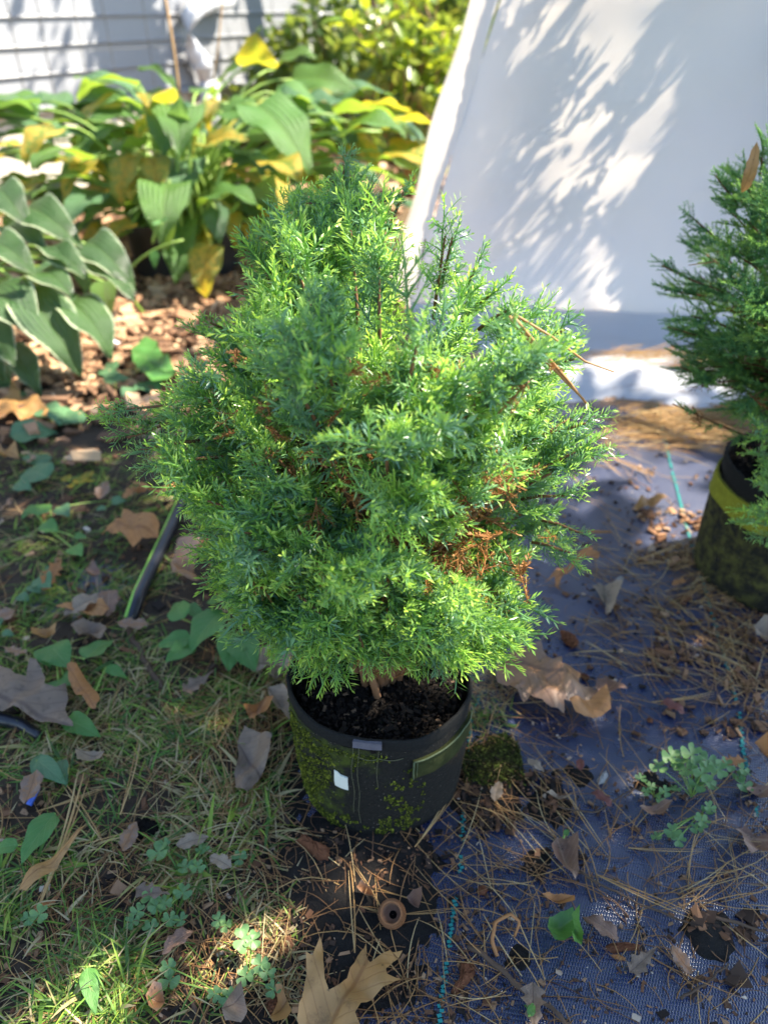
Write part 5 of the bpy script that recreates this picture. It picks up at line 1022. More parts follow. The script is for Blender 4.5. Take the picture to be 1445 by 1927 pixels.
# ------------------------------------------------------------------ acorn cap, cones, bark, stones
ac = empty('acorn_cap', G(740, 1730) + np.array([0, 0, .0085])); setp(ac, 'empty brown acorn cap on the black soil in front of the pot', 'acorn cap')
ac.rotation_euler = (R_(24), R_(-8), 0)
R0 = .0135
V, F = lathe([(.001, .001), (R0 * .5, .0015), (R0 * .85, .005), (R0, .011), (R0 * .93, .0155), (R0 * .78, .0175), (R0 * .68, .0172)], 40); link('outer_wall', mesh_py('outer_wall', V, F, M['cap_out'], True), ac)
V, F = lathe([(R0 * .68, .0172), (R0 * .66, .0125), (R0 * .58, .0068), (R0 * .34, .0030), (R0 * .08, .0024), (.0005, .0024)], 40); link('lining', mesh_py('lining', V, F, M['cap_in'], True), ac)
V, F = lathe([(R0 * .30, .0031), (R0 * .22, .0042), (.0005, .0044)], 18); link('cup_shade', mesh_py('cup_shade', V, F, M['peat_base'], True), ac)  # dark disc: the deep shade inside the cup, put in as colour
mb = MB()
for k, (rr_, z_) in enumerate([(R0 * .72, .004), (R0 * .9, .0075), (R0 * .99, .0105), (R0 * .99, .0135), (R0 * .9, .0160), (R0 * .78, .0178)]):
    nS = 34
    for j in range(nS):
        a = (j + .5 * (k % 2)) * 2 * math.pi / nS; c_, s_ = math.cos(a), math.sin(a); mb.box((rr_ * c_, rr_ * s_, z_), (.0016, .0021, .0034), [[c_, -s_, 0], [s_, c_, 0], [0.15, 0, 1]])
setp(mb.build('scale', M['cap_out'], ac), kind='stuff')
def cone(px_, py_, L, label, az):
    e = empty('spruce_cone', G(px_, py_) + np.array([0, 0, L * .2]), az); setp(e, label, 'cone'); mb = MB(); mb.tube([(0, -L / 2, 0), (0, -L * .3, 0), (0, 0, 0), (0, L * .35, 0), (0, L / 2, 0)], [L * .08, L * .2, L * .22, L * .14, L * .03], 10); mb.build('core', M['rotbark'], e, True)
    mb = MB()
    for k in range(9):
        f = k / 8; y_ = -L * .42 + L * .84 * f; q = L * np.interp(f, [0, .3, .6, 1], [.14, .24, .22, .08])
        for j in range(7):
            a = (j + .5 * (k % 2)) * 2 * math.pi / 7; mb.box((q * math.cos(a), y_, q * math.sin(a)), (L * .07, L * .13, L * .10), Matrix.Rotation(-a, 3, 'Y') @ Matrix.Rotation(.35, 3, 'Z'))
    setp(mb.build('scale', M['rotbark'], e), kind='stuff'); return e
cone(1068, 1207, .034, 'small dark cone on the mat above the large oak leaf', 0.5)
cone(1097, 1276, .016, 'tiny dark cone between the small cone and the large oak leaf', 1.2)
cone(517, 1890, .026, 'small brown cone at the bottom frame edge left of the tan oak leaf', .2)
def lump(name, pts, label, cat, mat, zh, seed, group=None):
    """an irregular chunk: footprint traced on the ground, domed and rough"""
    g = np.array([G(x, y) for x, y in pts]); c = g.mean(0); P = (g - c)[:, :2]; n = len(P); rr = np.random.default_rng(seed); V = []; F = []
    K = 5; zb = float(top_h(c[0], c[1]))
    m = n * 3; Q = np.array([P[i // 3] + (P[(i // 3 + 1) % n] - P[i // 3]) * ((i % 3) / 3) for i in range(m)])
    for k in range(K + 1):
        f = k / K; s = math.cos(f * math.pi / 2) * .85 + .15 * (1 - f)
        for i in range(m): V.append((Q[i][0] * s * rr.uniform(.93, 1.07), Q[i][1] * s * rr.uniform(.93, 1.07), max(0, zb + zh * math.sin(f * math.pi / 2) * rr.uniform(.8, 1.15) - .002)))
    F = [(k * m + j, k * m + (j + 1) % m, (k + 1) * m + (j + 1) % m, (k + 1) * m + j) for k in range(K) for j in range(m)] + [tuple(K * m + j for j in range(m))]
    o = link(name, mesh_py(name, V, F, mat, False)); o.location = (c[0], c[1], 0); return setp(o, label, cat, group)
lump('bark_chunk', crop([(1005, 890), (1020, 860), (1050, 830), (1060, 730), (1090, 712), (1140, 745), (1135, 800), (1110, 830), (1060, 890), (1020, 912)], 500, 1560, 2.89), 'rusty rotten bark chunk beside the teal line at the bottom', 'bark', M['rotbark'], .012, 1)
lump('bark_chunk', crop([(160, 90), (200, 50), (250, 80), (270, 120), (355, 130), (350, 200), (290, 190), (240, 150)], 500, 1560, 2.89), 'flaky bark piece below the left foot of the mossy pot', 'bark', M['rotbark'], .014, 2)
lump('bark_chunk', crop([(690, 570), (720, 545), (800, 540), (868, 555), (865, 580), (790, 585), (740, 600)], 850, 1550, 2.4286), 'dark wood chip on the blue mat right of the sun fleck', 'bark', M['rotbark'], .008, 3)
lump('bark_chunk', crop([(710, 598), (760, 600), (800, 615), (795, 632), (740, 620)], 850, 1550, 2.4286), 'tan wood chip just below the dark wood chip', 'bark', M['leaf_orange'], .006, 4)
lump('bark_chunk', crop([(1145, 340), (1160, 310), (1195, 308), (1208, 335), (1190, 360), (1155, 362)], 500, 1560, 2.89), 'round brown bark nub right of the teal line', 'bark', M['rotbark'], .008, 5)
lump('bark_chunk', crop([(660, 915), (740, 920), (790, 935), (790, 975), (700, 1000), (655, 985)], 0, 1200, 2.58), 'dark rotten wood lump at the edge of the lower left grass', 'bark', M['peat_base'], .02, 6)
lump('moss_clump', crop([(60, 640), (110, 570), (180, 500), (240, 480), (300, 520), (310, 590), (280, 680), (220, 730), (150, 775), (80, 740)], 850, 1180, 2.4286), 'clump of green moss right of the mossy pot', 'moss', M['moss'], .009, 7)
lump('pebble', crop([(660, 700), (680, 670), (705, 655), (715, 675), (700, 710), (670, 722)], 850, 1180, 2.4286), 'grey flat pebble on the blue mat left of the clover', 'pebble', M['stone'], .006, 8, 'pebbles')
lump('pebble', crop([(887, 420), (900, 412), (920, 425), (915, 438), (895, 435)], 850, 1180, 2.4286), 'tiny brown seed husk right of the large oak leaf', 'seed', M['rotbark'], .005, 9)
lump('pebble', crop([(548, 1275), (590, 1258), (606, 1270), (580, 1290), (555, 1290)], 980, 680, 3.107), 'small whitish stone near the pale torn leaf', 'pebble', M['stone'], .008, 10, 'pebbles')
lump('bark_chunk', crop([(925, 1390), (960, 1370), (1005, 1380), (1000, 1400), (950, 1412)], 980, 680, 3.107), 'red brown bark flake below the right felt pot', 'bark', M['rotbark'], .008, 11)
# moss tufts on the clump
cl = G(925, 1437); rr = np.random.default_rng(3); P = np.column_stack([cl[0] + np.clip(rr.normal(0, .019, 7000), -.036, .036), cl[1] + rr.normal(0, .014, 7000), rr.uniform(.001, .009, 7000)])
V, F, T = bits(P, .0021, rr, .4, .4, False); mo = [o for o in COL.objects if o.name.startswith('moss_clump')][0]
M['mossbit2'] = tinted('moss clump tufts', [(0, (.018, .013, .008)), (.4, (.03, .028, .01)), (.75, (.05, .055, .012)), (1, (.11, .125, .022))], .95, 0, .1)
setp(link('moss_tufts', mesh_np('moss_tufts', V - np.array(mo.location), F, M['mossbit2'], T, smooth=False), mo), kind='stuff')

# ------------------------------------------------------------------ black pipe with a lime stripe, sticks
hp = empty('drip_pipe', G(300, 1050)); setp(hp, 'black irrigation pipe with a lime green stripe left of the shrub', 'pipe'); h0 = np.array(hp.location)
pts = np.array([G(246, 1168, .012), G(262, 1120, .014), G(290, 1060, .015), G(318, 1000, .015), G(345, 940, .015), G(372, 870, .015), G(392, 820, .013)]) - h0
mb = MB(); mb.tube(pts, [.0085, .0105, .0105, .0105, .0105, .0105, .0095], 18); mb.build('tube', M['hose'], hp, True)
sd_ = unit(np.cross(pts[-1] - pts[0], (0, 0, 1)))
up_ = np.array([0, 0, 1.])
mb = MB(); mb.tube(pts - sd_ * .0062 + up_ * .0076, .0027, 8, flat=.6); mb.build('stripe', M['lime'], hp, True)
def stick(pts, r, label, n=7, mat='branch', zs=None, name='stick'):
    g = [G(x, y, z_) for (x, y), z_ in zip(pts, zs or [r * 1.2 + .004] * len(pts))]; c = np.array(g[0]); c[2] = 0
    mb = MB(); P = np.array(g) - c; tt = np.linspace(0, 1, len(P) * 4); P = np.column_stack([np.interp(tt, np.linspace(0, 1, len(P)), P[:, k]) for k in range(3)]); w_ = 1.0 if mat == 'branch' else 0.0; P[:, :2] += w_ * rng.normal(0, r * .3, (len(P), 2)); P[:, 2] += w_ * rng.normal(0, r * .15, len(P)); mb.tube(P, np.linspace(r, r * .6, len(P)) * (1 + w_ * rng.uniform(-.18, .18, len(P))), n); o = mb.build(name, M[mat], None, True); o.location = c; return setp(o, label, 'stick' if name == 'stick' else name)
stick([(240, 1165), (250, 1200), (268, 1235), (300, 1285), (305, 1295)], .0055, 'grey broken stick below the end of the black pipe')
stick([(0, 1352), (40, 1362), (75, 1385)], .010, 'black pipe end poking out under the big grey leaf', mat='hose')
stick([(130, 1735), (160, 1755)], .004, 'short grey twig in the bottom left grass')
stick([(340, 1840), (365, 1890), (385, 1935)], .0035, 'grey twig at the bottom edge in the weeds')
stick([(880, 1780), (925, 1810), (985, 1865), (1040, 1900), (1080, 1940)], .003, 'dark brown twig crossing the sun fleck at the bottom')
stick([(1280, 1880), (1330, 1848), (1370, 1815)], .0015, 'thin grey twig on the blue mat in the lower right corner')
stick([(1010, 1500), (1055, 1520), (1120, 1530), (1165, 1500), (1190, 1485)], .0012, 'thin curved brown stem near the clover')
stick([(1090, 1640), (1130, 1665), (1200, 1700), (1310, 1742)], .0016, 'long red brown pine needle across the blue mat')
stick([(1305, 1715), (1380, 1735), (1445, 1757)], .0022, 'grey flat stem at the lower right frame edge')
stick([(1350, 985), (1330, 965)], .002, 'short twig by the rim of the right pot')
stick([(935, 1800), (925, 1770), (932, 1735), (960, 1720), (978, 1735), (968, 1762)], .0022, 'curled brown leaf stalk in the sun fleck', zs=[.006, .012, .02, .026, .022, .012], mat='leaf_orange')
ZA = lambda pts, d: [float(AT(x, y, d)[2]) for x, y in pts]
for _o, _l in ((0, 'thick tan straw caught in the right side of the shrub'), (7, 'second tan straw lying against the thick straw in the shrub')):
    _p = [(958 + _o, 596), (1008 + _o, 655), (1058 + _o, 712), (1098 + _o * .6, 752 + _o)]; stick(_p, .0015, _l, mat='leaf_tan', zs=ZA(_p, .565))
stick([(965, 590), (1040, 635), (1100, 680), (1155, 700)], .0011, 'thin pinkish straw sticking out right of the shrub', mat='leaf_tan', zs=ZA([(965, 590), (1040, 635), (1100, 680), (1155, 700)], .57))
stick([(800, 450), (785, 545)], .0012, 'thin dead stem rising behind the shrub top', zs=[.5, .4], mat='tan_stem')
stick([(1105, 1000), (1150, 1001)], .003, 'short orange wood splinter right of the shrub', mat='leaf_orange')
stick([(55, 1515), (72, 1485)], .004, 'bit of blue plastic in the left grass', mat='blue_plastic', zs=[.012, .02])

# ------------------------------------------------------------------ clover and broadleaf weeds
def trefoil(R, seed):
    V = []; F = []; uv = []; 
    for k in range(3):
        a = k * 2.094 + .2; base = len(V); nU, nV_ = 6, 4
        for i in range(nU + 1):
            u = i / nU; w = R * float(np.interp(u, [0, .17, .33, .5, .67, .83, 1], [.04, .36, .70, .95, 1.08, 1.02, .62]))
            for j in range(nV_ + 1):
                t = j / nV_ * 2 - 1; notch = -.16 * R * (1 - abs(t)) ** 1.5 * u ** 4
                lx, ly, lz = w * .58 * t, R * u + notch, .10 * R * u + .38 * R * abs(t) * u - .35 * R * u * u * (.3 + .3 * k)
                V.append((lx * math.cos(a) - ly * math.sin(a), lx * math.sin(a) + ly * math.cos(a), lz)); uv.append((u, t * .5 + .5))
        F += [(base + i * 5 + j, base + i * 5 + j + 1, base + (i + 1) * 5 + j + 1, base + (i + 1) * 5 + j) for i in range(nU) for j in range(nV_)]
    return mesh_np('leaf', V, F, M['clover'], uv=uv)
tre = [trefoil(1.0, i) for i in range(2)]
def clover(px_, py_, leaves, label, R=.010, hgt=.03, group='clover plants'):
    c = G(px_, py_); c[2] = float(top_h(c[0], c[1])); e = empty('clover', c); setp(e, label, 'clover', group); mb = MB()
    for (lx, ly, hz, s) in leaves:
        t = G(lx, ly, c[2] + hz) - c; mb.tube(bez((0, 0, 0), t * .5 + np.array([0, 0, .008]), t, 6), .0007, 4)
        o = link('leaf', rnd.choice(tre), e); o.matrix_local = place_matrix(t, (rnd.gauss(0, 1), rnd.gauss(0, 1), .1), (rnd.gauss(0, .25), -.25 + rnd.gauss(0, .2), 1)) @ Matrix.Diagonal((R * s * .85, R * s * .85, R * s * .85, 1))
    mb.build('stem', M['stalk'], e); return e
clover(1300, 1500, [(1262, 1425, .03, 1.2), (1300, 1420, .034, 1.3), (1330, 1432, .03, 1.2), (1350, 1448, .026, 1.1), (1290, 1448, .03, 1.3), (1238, 1445, .02, 1.0), (1320, 1455, .03, 1.2), (1310, 1478, .018, 1.0), (1335, 1475, .02, 1.0), (1275, 1432, .028, 1.1), (1365, 1440, .022, 1.0)], 'lush pale green clover clump on the mat at right', .0125)
clover(1230, 1500, [(1205, 1465, .015, .9), (1225, 1480, .014, .8), (1250, 1490, .012, .9), (1270, 1485, .012, .8), (1215, 1490, .01, .7), (1240, 1505, .008, .8)], 'straggly clover left of the lush clump', .0095)
clover(1320, 1530, [(1265, 1565, .012, 1.0), (1275, 1580, .008, .9), (1320, 1545, .012, 1.0), (1330, 1525, .012, .8), (1310, 1560, .01, .8), (1235, 1575, .008, .7), (1335, 1520, .014, .8)], 'trailing clover below the lush clump', .011)
clover(1395, 1480, [(1398, 1450, .018, .9), (1398, 1478, .012, 1.1), (1390, 1462, .012, .8)], 'small clover sprig between the lush clump and the right edge', .012)
clover(300, 1620, [(298, 1605, .02, 1.2), (310, 1590, .018, .7)], 'single big clover leaf in the bottom left litter', .012)
clover(360, 1640, [(350, 1632, .018, 1.1), (372, 1632, .02, 1.0), (385, 1595, .015, .7), (355, 1590, .018, .9), (378, 1600, .015, .7)], 'clover group left of the green blade in the bottom left', .010)
clover(300, 1740, [(285, 1690, .022, 1.1), (295, 1705, .02, 1.0), (345, 1680, .02, 1.1), (260, 1715, .015, .9), (250, 1735, .012, .9), (320, 1730, .015, .9), (340, 1732, .015, .9), (310, 1700, .02, .9), (285, 1745, .012, .9)], 'spreading clover patch in the bottom left', .0105)
clover(470, 1850, [(460, 1768, .03, 1.4), (475, 1770, .028, 1.0), (490, 1815, .022, 1.0), (462, 1838, .018, 1.0), (503, 1830, .02, .9), (515, 1862, .014, .9)], 'tall clover on the black soil left of the tan oak leaf', .0105)
clover(420, 1880, [(430, 1878, .012, 1.0), (440, 1875, .012, .9), (405, 1870, .012, .8), (320, 1845, .015, 1.2), (318, 1820, .02, .9)], 'low clover at the bottom edge left of the bark sliver', .0105)
clover(455, 1620, [(452, 1615, .012, 1.0)], 'lone clover leaf at the left rim of the black soil', .010)
clover(70, 1730, [(75, 1720, .02, 1.0), (55, 1728, .018, .8)], 'pair of clover leaves below the brown bark strip', .011)
clover(415, 1730, [(412, 1732, .02, .9), (425, 1742, .012, .8)], 'faint clover at the edge of the black soil', .010)
def weed(px_, py_, leaves, label, mat='weed', prof='ovate', wide=.6, group='broadleaf weeds'):
    c = G(px_, py_); c[2] = float(top_h(c[0], c[1])); e = empty('broadleaf_weed', c); setp(e, label, 'weed', group); mb = MB()
    for i, (bx, by, tx, ty, hz) in enumerate(leaves):
        b = G(bx, by, c[2] + hz) - c; t = G(tx, ty, c[2] + hz * rnd.uniform(.7, 1.1)) - c; L = np.linalg.norm(t - b)
        V, F, uv = grid_leaf(1, wide * rnd.uniform(.9, 1.1), prof, 10, 6, .45 + .3 * rnd.random(), .3, .03, i + int(px_)); o = link('leaf', mesh_np('leaf', V, F, M[mat], uv=uv), e); o.matrix_local = place_matrix(b, t - b, (rnd.gauss(0, .2), -.2, 1)) @ Matrix.Diagonal((L, L, L, 1))
        mb.tube(bez((0, 0, 0), b * .5 + np.array([0, 0, .006]), b, 5), .0012, 4)
    mb.build('stalk', M['stalk'], e); return e
weed(400, 1200, [(420, 1150, 355, 1222, .04), (345, 1165, 330, 1130, .04), (350, 1140, 385, 1165, .04), (360, 1200, 295, 1215, .03), (365, 1210, 310, 1245, .025), (440, 1195, 430, 1262, .035), (450, 1200, 480, 1262, .035), (400, 1140, 445, 1110, .05), (470, 1190, 520, 1180, .04)], 'broad leaved weed clump in front of the shrub at left', wide=.72)
weed(70, 1600, [(105, 1530, 35, 1625, .03), (35, 1590, -20, 1600, .02)], 'large plantain leaf at the left frame edge', wide=.6)
weed(110, 1240, [(95, 1215, 130, 1255, .03), (80, 1220, 95, 1255, .03), (160, 1240, 215, 1200, .03), (110, 1280, 100, 1330, .025), (120, 1270, 160, 1290, .02)], 'bright green weed above the big grey oak leaf', wide=.75)
weed(150, 1390, [(125, 1352, 190, 1385, .02), (200, 1255, 240, 1275, .02)], 'green weed leaf half under the narrow orange leaf', wide=.5)
weed(80, 1480, [(70, 1430, 125, 1475, .02), (75, 1420, 70, 1480, .015), (115, 1430, 125, 1480, .015)], 'dark green weed rosette in the left grass', 'weed_blue', wide=.45)
weed(165, 1870, [(165, 1820, 180, 1910, .02), (150, 1845, 140, 1860, .02)], 'upright green sorrel leaf near the bottom left corner', wide=.42)
weed(110, 790, [(75, 770, 125, 785, .03), (120, 780, 145, 795, .03), (115, 800, 150, 765, .03), (20, 820, 110, 810, .025)], 'round leaved weed below the tan oak leaf at left', 'weed_blue', wide=.85)
weed(220, 735, [(195, 715, 245, 710, .04), (250, 730, 230, 745, .035), (215, 700, 190, 690, .03), (270, 720, 300, 740, .03)], 'bluish round leaved weed behind the shrub tip at left', 'weed_blue', wide=.9)
weed(60, 890, [(45, 890, 75, 900, .02), (30, 910, 60, 920, .02), (70, 875, 75, 850, .02), (90, 900, 50, 880, .025)], 'round leaved weed at the left edge beside the tan leaf', 'weed_blue', wide=.9)
weed(90, 1000, [(80, 985, 110, 1000, .02), (65, 960, 40, 975, .02), (70, 970, 85, 945, .025), (140, 1010, 165, 1010, .02), (135, 1030, 155, 1045, .02)], 'ground ivy left of the rusty oak leaf', 'weed', wide=.9)
weed(85, 1090, [(75, 1085, 95, 1105, .02), (85, 1070, 100, 1070, .02), (35, 1120, 55, 1130, .015), (60, 1100, 75, 1115, .015)], 'small ground ivy by the bare mat patch at left', 'weed_blue', wide=.9)
weed(220, 945, [(210, 945, 240, 940, .02), (200, 955, 180, 960, .02), (110, 955, 130, 970, .02)], 'small weed above the rusty oak leaf', 'weed_blue', wide=.85)
weed(150, 905, [(130, 905, 120, 895, .04), (150, 910, 155, 895, .04), (160, 905, 180, 905, .04), (140, 915, 125, 915, .035), (165, 900, 170, 885, .04)], 'yellowish weed tuft in the left litter', 'hosta_turning', wide=.7)
weed(10, 1190, [(5, 1190, 28, 1195, .02), (0, 1180, -20, 1170, .02)], 'weed leaf at the left edge above the grey oak leaf', 'weed_blue', wide=.8)
weed(30, 760, [(20, 745, 55, 740, .03), (40, 700, 75, 700, .03)], 'shaded weed under the white edged hosta', 'weed_blue', wide=.8)
weed(1055, 1590, [(1062, 1572, 1070, 1560, .008)], 'tiny yellow green sprout above the purple brown leaf', 'weed', wide=.6)
weed(1000, 1900, [(995, 1912, 1005, 1885, .02), (1000, 1900, 985, 1890, .015)], 'tiny sprout at the bottom edge beside the dark twig', 'weed', wide=.45)

# ------------------------------------------------------------------ loose litter: pine straw, grass, crumbs, mulch
def straw(P, ang, L, r0, curve, rr, zlift):
    """three sided curved needles lying on the ground"""
    n = len(P); K = 6; s = np.linspace(0, 1, K); th = ang[:, None] + curve[:, None] * (s[None] - .5)
    dx = np.cos(th) * (L / (K - 1))[:, None]; dy = np.sin(th) * (L / (K - 1))[:, None]
    X = P[:, 0:1] + np.concatenate([np.zeros((n, 1)), np.cumsum(dx[:, 1:], 1)], 1); Yv = P[:, 1:2] + np.concatenate([np.zeros((n, 1)), np.cumsum(dy[:, 1:], 1)], 1)
    Z = P[:, 2:3] + zlift[:, None] * (s[None] - .2) * 1.0 + r0 + .004 * np.sin(s * 3.14)[None] * rr.uniform(0, 1, (n, 1))
    Z = np.maximum(Z, top_h(X, Yv) * .8 + r0)
    C = np.stack([X, Yv, Z], 2); nx = -np.sin(th); ny = np.cos(th); w = r0 * np.array([1, 1, 1, 1, .85, .35])[None] * rr.uniform(.75, 1.3, (n, 1))
    ring = []
    for k in range(3):
        a = k * 2.0944 + .5; ring.append(C + np.stack([nx * math.cos(a) * w, ny * math.cos(a) * w, np.full_like(nx, math.sin(a)) * w], 2))
    V = np.stack(ring, 2).reshape(-1, 3); base = (np.arange(n) * K * 3)[:, None, None, None]
    i = np.arange(K - 1)[:, None] * 3; j = np.arange(3)[None]; Fq = np.stack([i + j, i + (j + 1) % 3, i + 3 + (j + 1) % 3, i + 3 + j], 2)
    return V, (base + Fq[None]).reshape(-1, 4), np.repeat(rr.uniform(0, 1, n), K * 3)
rr = np.random.default_rng(31); PP = []; AA = []; LL = []; ZZ = []
def straw_zone(n, x0, y0, x1, y1, z=0, bias=None, Lr=(.05, .10), spread=1.0, base=None):
    px_ = rr.uniform(x0, x1, n); py_ = rr.uniform(y0, y1, n)
    g = np.array([G(a, b) for a, b in zip(px_, py_)]); g[:, 2] = top_h(g[:, 0], g[:, 1]) + z + (0 if base is None else base)
    PP.append(g); AA.append(rr.uniform(0, 6.28, n) if bias is None else bias + rr.normal(0, spread, n)); LL.append(rr.uniform(*Lr, n)); ZZ.append(rr.uniform(0, .012, n))
straw_zone(520, -40, 1250, 560, 1960); straw_zone(220, -40, 850, 500, 1250); straw_zone(150, 400, 1250, 560, 1560, .004, 1.9, spread=.7)
straw_zone(110, 500, 1560, 880, 1930); straw_zone(190, 860, 1350, 1460, 1930); straw_zone(170, 900, 1480, 1150, 1700, 0, 2.4, spread=.5); straw_zone(120, 1200, 1540, 1460, 1720, .002, .3, spread=.6)
straw_zone(190, 1060, 740, 1420, 850, 0, .1, (.08, .13), .5); straw_zone(110, 1150, 770, 1340, 830, .004, -.25, (.09, .14), .25); straw_zone(130, 1060, 695, 1340, 725, .0, .05, (.06, .11), .5, .05); straw_zone(60, 1150, 715, 1340, 750, .0, .1, (.06, .11), .5, .02)
straw_zone(330, 1150, 1040, 1440, 1330, .0, 2.3, (.05, .09), .6); straw_zone(110, 1250, 1020, 1330, 1150, .003, .35, (.05, .09), .35); straw_zone(160, 1330, 1150, 1460, 1350, 0); straw_zone(60, 1040, 850, 1320, 1050, 0, 2.6, (.06, .09), .6)
straw_zone(90, 880, 1260, 960, 1420, .002); straw_zone(50, 900, 1700, 1060, 1900, .004, 2.2, (.04, .08), .5); straw_zone(160, 100, 600, 600, 800, .004)
straw_zone(60, 1000, 1020, 1300, 1330, 0, Lr=(.04, .07))
P = np.concatenate(PP); A = np.concatenate(AA); L = np.concatenate(LL)
kk = rr.uniform(0, 1, len(P)) < np.where((P[:, 0] > .1) & (P[:, 1] < .75), .36, np.where(P[:, 0] < -.1, .9, .7)); P, A, L = P[kk], A[kk], L[kk]; ZZ = [np.concatenate(ZZ)[kk]]
V, F, T = straw(P, A, L, .00055, rr.normal(0, .5, len(P)), rr, np.concatenate(ZZ)); setp(link('pine_straw', mesh_np('pine_straw', V, F, M['pine'], np.clip(T * .85 + .18, 0, 1))), 'loose brown pine needles strewn over mat, soil and grass', kind='stuff')
# a bank of longer, brighter needles washed up along the foot of the cloth
PP, AA, LL, ZZ = [], [], [], []
straw_zone(150, 1080, 755, 1400, 850, .003, .1, (.09, .15), .45); straw_zone(90, 1150, 775, 1330, 830, .008, -.2, (.1, .15), .25); straw_zone(45, 1120, 700, 1340, 722, .0, .05, (.08, .13), .35, .055)
P = np.concatenate(PP); V, F, T = straw(P, np.concatenate(AA), np.concatenate(LL), .0010, rr.normal(0, .35, len(P)), rr, np.concatenate(ZZ)); setp(link('pine_straw', mesh_np('pine_straw', V, F, M['pine'], np.clip(.5 + .5 * T, 0, 1))), 'orange pine needles banked along the foot of the white cover', kind='stuff')
# finer dark twigs and rootlets
PP, AA, LL, ZZ = [], [], [], []
straw_zone(500, 560, 1350, 1450, 1930, 0, Lr=(.015, .05)); straw_zone(500, 100, 1300, 560, 1930, .003, Lr=(.015, .05)); straw_zone(250, 1000, 1000, 1450, 1400, 0, Lr=(.012, .04))
P = np.concatenate(PP); V, F, T = straw(P, np.concatenate(AA), np.concatenate(LL), .0005, rr.normal(0, 1.1, len(P)), rr, np.concatenate(ZZ) * .6); setp(link('rootlets', mesh_np('rootlets', V, F, M['pine'], T * .55)), 'fine rootlets and twigs scattered over the mat', kind='stuff')
# bundles of long needles one can pick out
bm_ = []
for k in range(4):
    n = 2 + k % 2; r2 = np.random.default_rng(70 + k); P = np.zeros((n, 3)); V, F, T = straw(P, np.array([R_(90) + (j - (n - 1) / 2) * .045 for j in range(n)]), np.full(n, 1.0) * r2.uniform(.88, 1.0, n), .0078, r2.normal(.12, .1, n), r2, np.full(n, .0)); bm_.append(mesh_np('pine_needle', V - np.array([0, 0, .0]), F, M['pine'], .55 + .4 * T))
for i, (bx, by, tx, ty, z_, lab) in enumerate([(232, 1550, 275, 1385, .03, 'pale pine needle pair upright in the left grass centre'), (75, 1730, 175, 1460, .04, 'long pale pine needles beside the plantain leaf'), (200, 1600, 118, 1480, .035, 'yellow green needle bundle near the plantain leaf'), (355, 1410, 305, 1330, .03, 'yellow needle pair pointing at the orange leaf'), (410, 1420, 460, 1320, .03, 'needle pair left of the orange leaf'), (780, 1605, 862, 1490, .03, 'tan needle pair leaning on the right foot of the pot'), (668, 1805, 658, 1630, .008, 'straight needle pair left of the acorn cap'), (760, 1728, 855, 1718, .012, 'needle bundle right of the acorn cap'), (720, 1722, 662, 1632, .010, 'needle pair behind the acorn cap'), (670, 1715, 722, 1728, .01, 'needle bundle left of the acorn cap'), (1060, 1490, 1145, 1620, .012, 'needle bundle crossing the blue mat below the pebble'), (1120, 1650, 1310, 1742, .012, 'long brown needle bundle across the lower right mat'), (1180, 1600, 1330, 1608, .012, 'level needle bundle below the trailing clover'), (1225, 1325, 1350, 1312, .01, 'needle pair right of the large oak leaf'), (1385, 1670, 1365, 1575, .02, 'upright needle pair at the lower right edge'), (300, 1380, 460, 1330, .03, 'yellow needle strand above the grass centre'), (20, 1860, 150, 1805, .02, 'tan split stem in the bottom left corner'), (75, 1540, 210, 1500, .03, 'needle bundle above the plantain leaf'), (10, 1440, 45, 1370, .03, 'yellow needles under the big grey leaf'), (50, 1385, 195, 1425, .02, 'needle spray right of the big grey leaf tip'), (395, 1545, 505, 1540, .02, 'needle bundle at the rim of the soil left of the pot'), (560, 1800, 545, 1850, .01, 'short needle bundle left of the oak leaf lobe'), (1250, 1180, 1270, 1250, .01, 'small needle pair on the ribbed mat'), (1130, 855, 1240, 905, .01, 'needle spray in the dappled patch left of the teal line'), (1130, 865, 1185, 915, .012, 'second needle spray in the dappled patch'), (1190, 1060, 1310, 1020, .015, 'golden needle bundle left of the right pot'), (1190, 1065, 1320, 1060, .012, 'lower golden needle bundle left of the right pot'), (1295, 500, 1358, 492, .0, 'tan needle caught on the left side of the right shrub')]):
    if i == 27: b, t = AT(bx, by, .98), AT(tx, ty, .98)
    else:
        b, t = G(bx, by, 0), G(tx, ty, 0); b[2] = float(top_h(b[0], b[1])) + .002; t[2] = float(top_h(t[0], t[1])) + .002 + z_ * .3; b[2] += z_ * .15
    o = link('pine_needle', bm_[i % 4]); Ln = np.linalg.norm(t - b); s = min(1.0, .085 / Ln) if Ln > .16 else 1; o.matrix_world = place_matrix(b, t - b) @ Matrix.Diagonal((Ln, Ln, .085, 1)) ; setp(o, lab, 'pine needle', 'pine needle bundles')
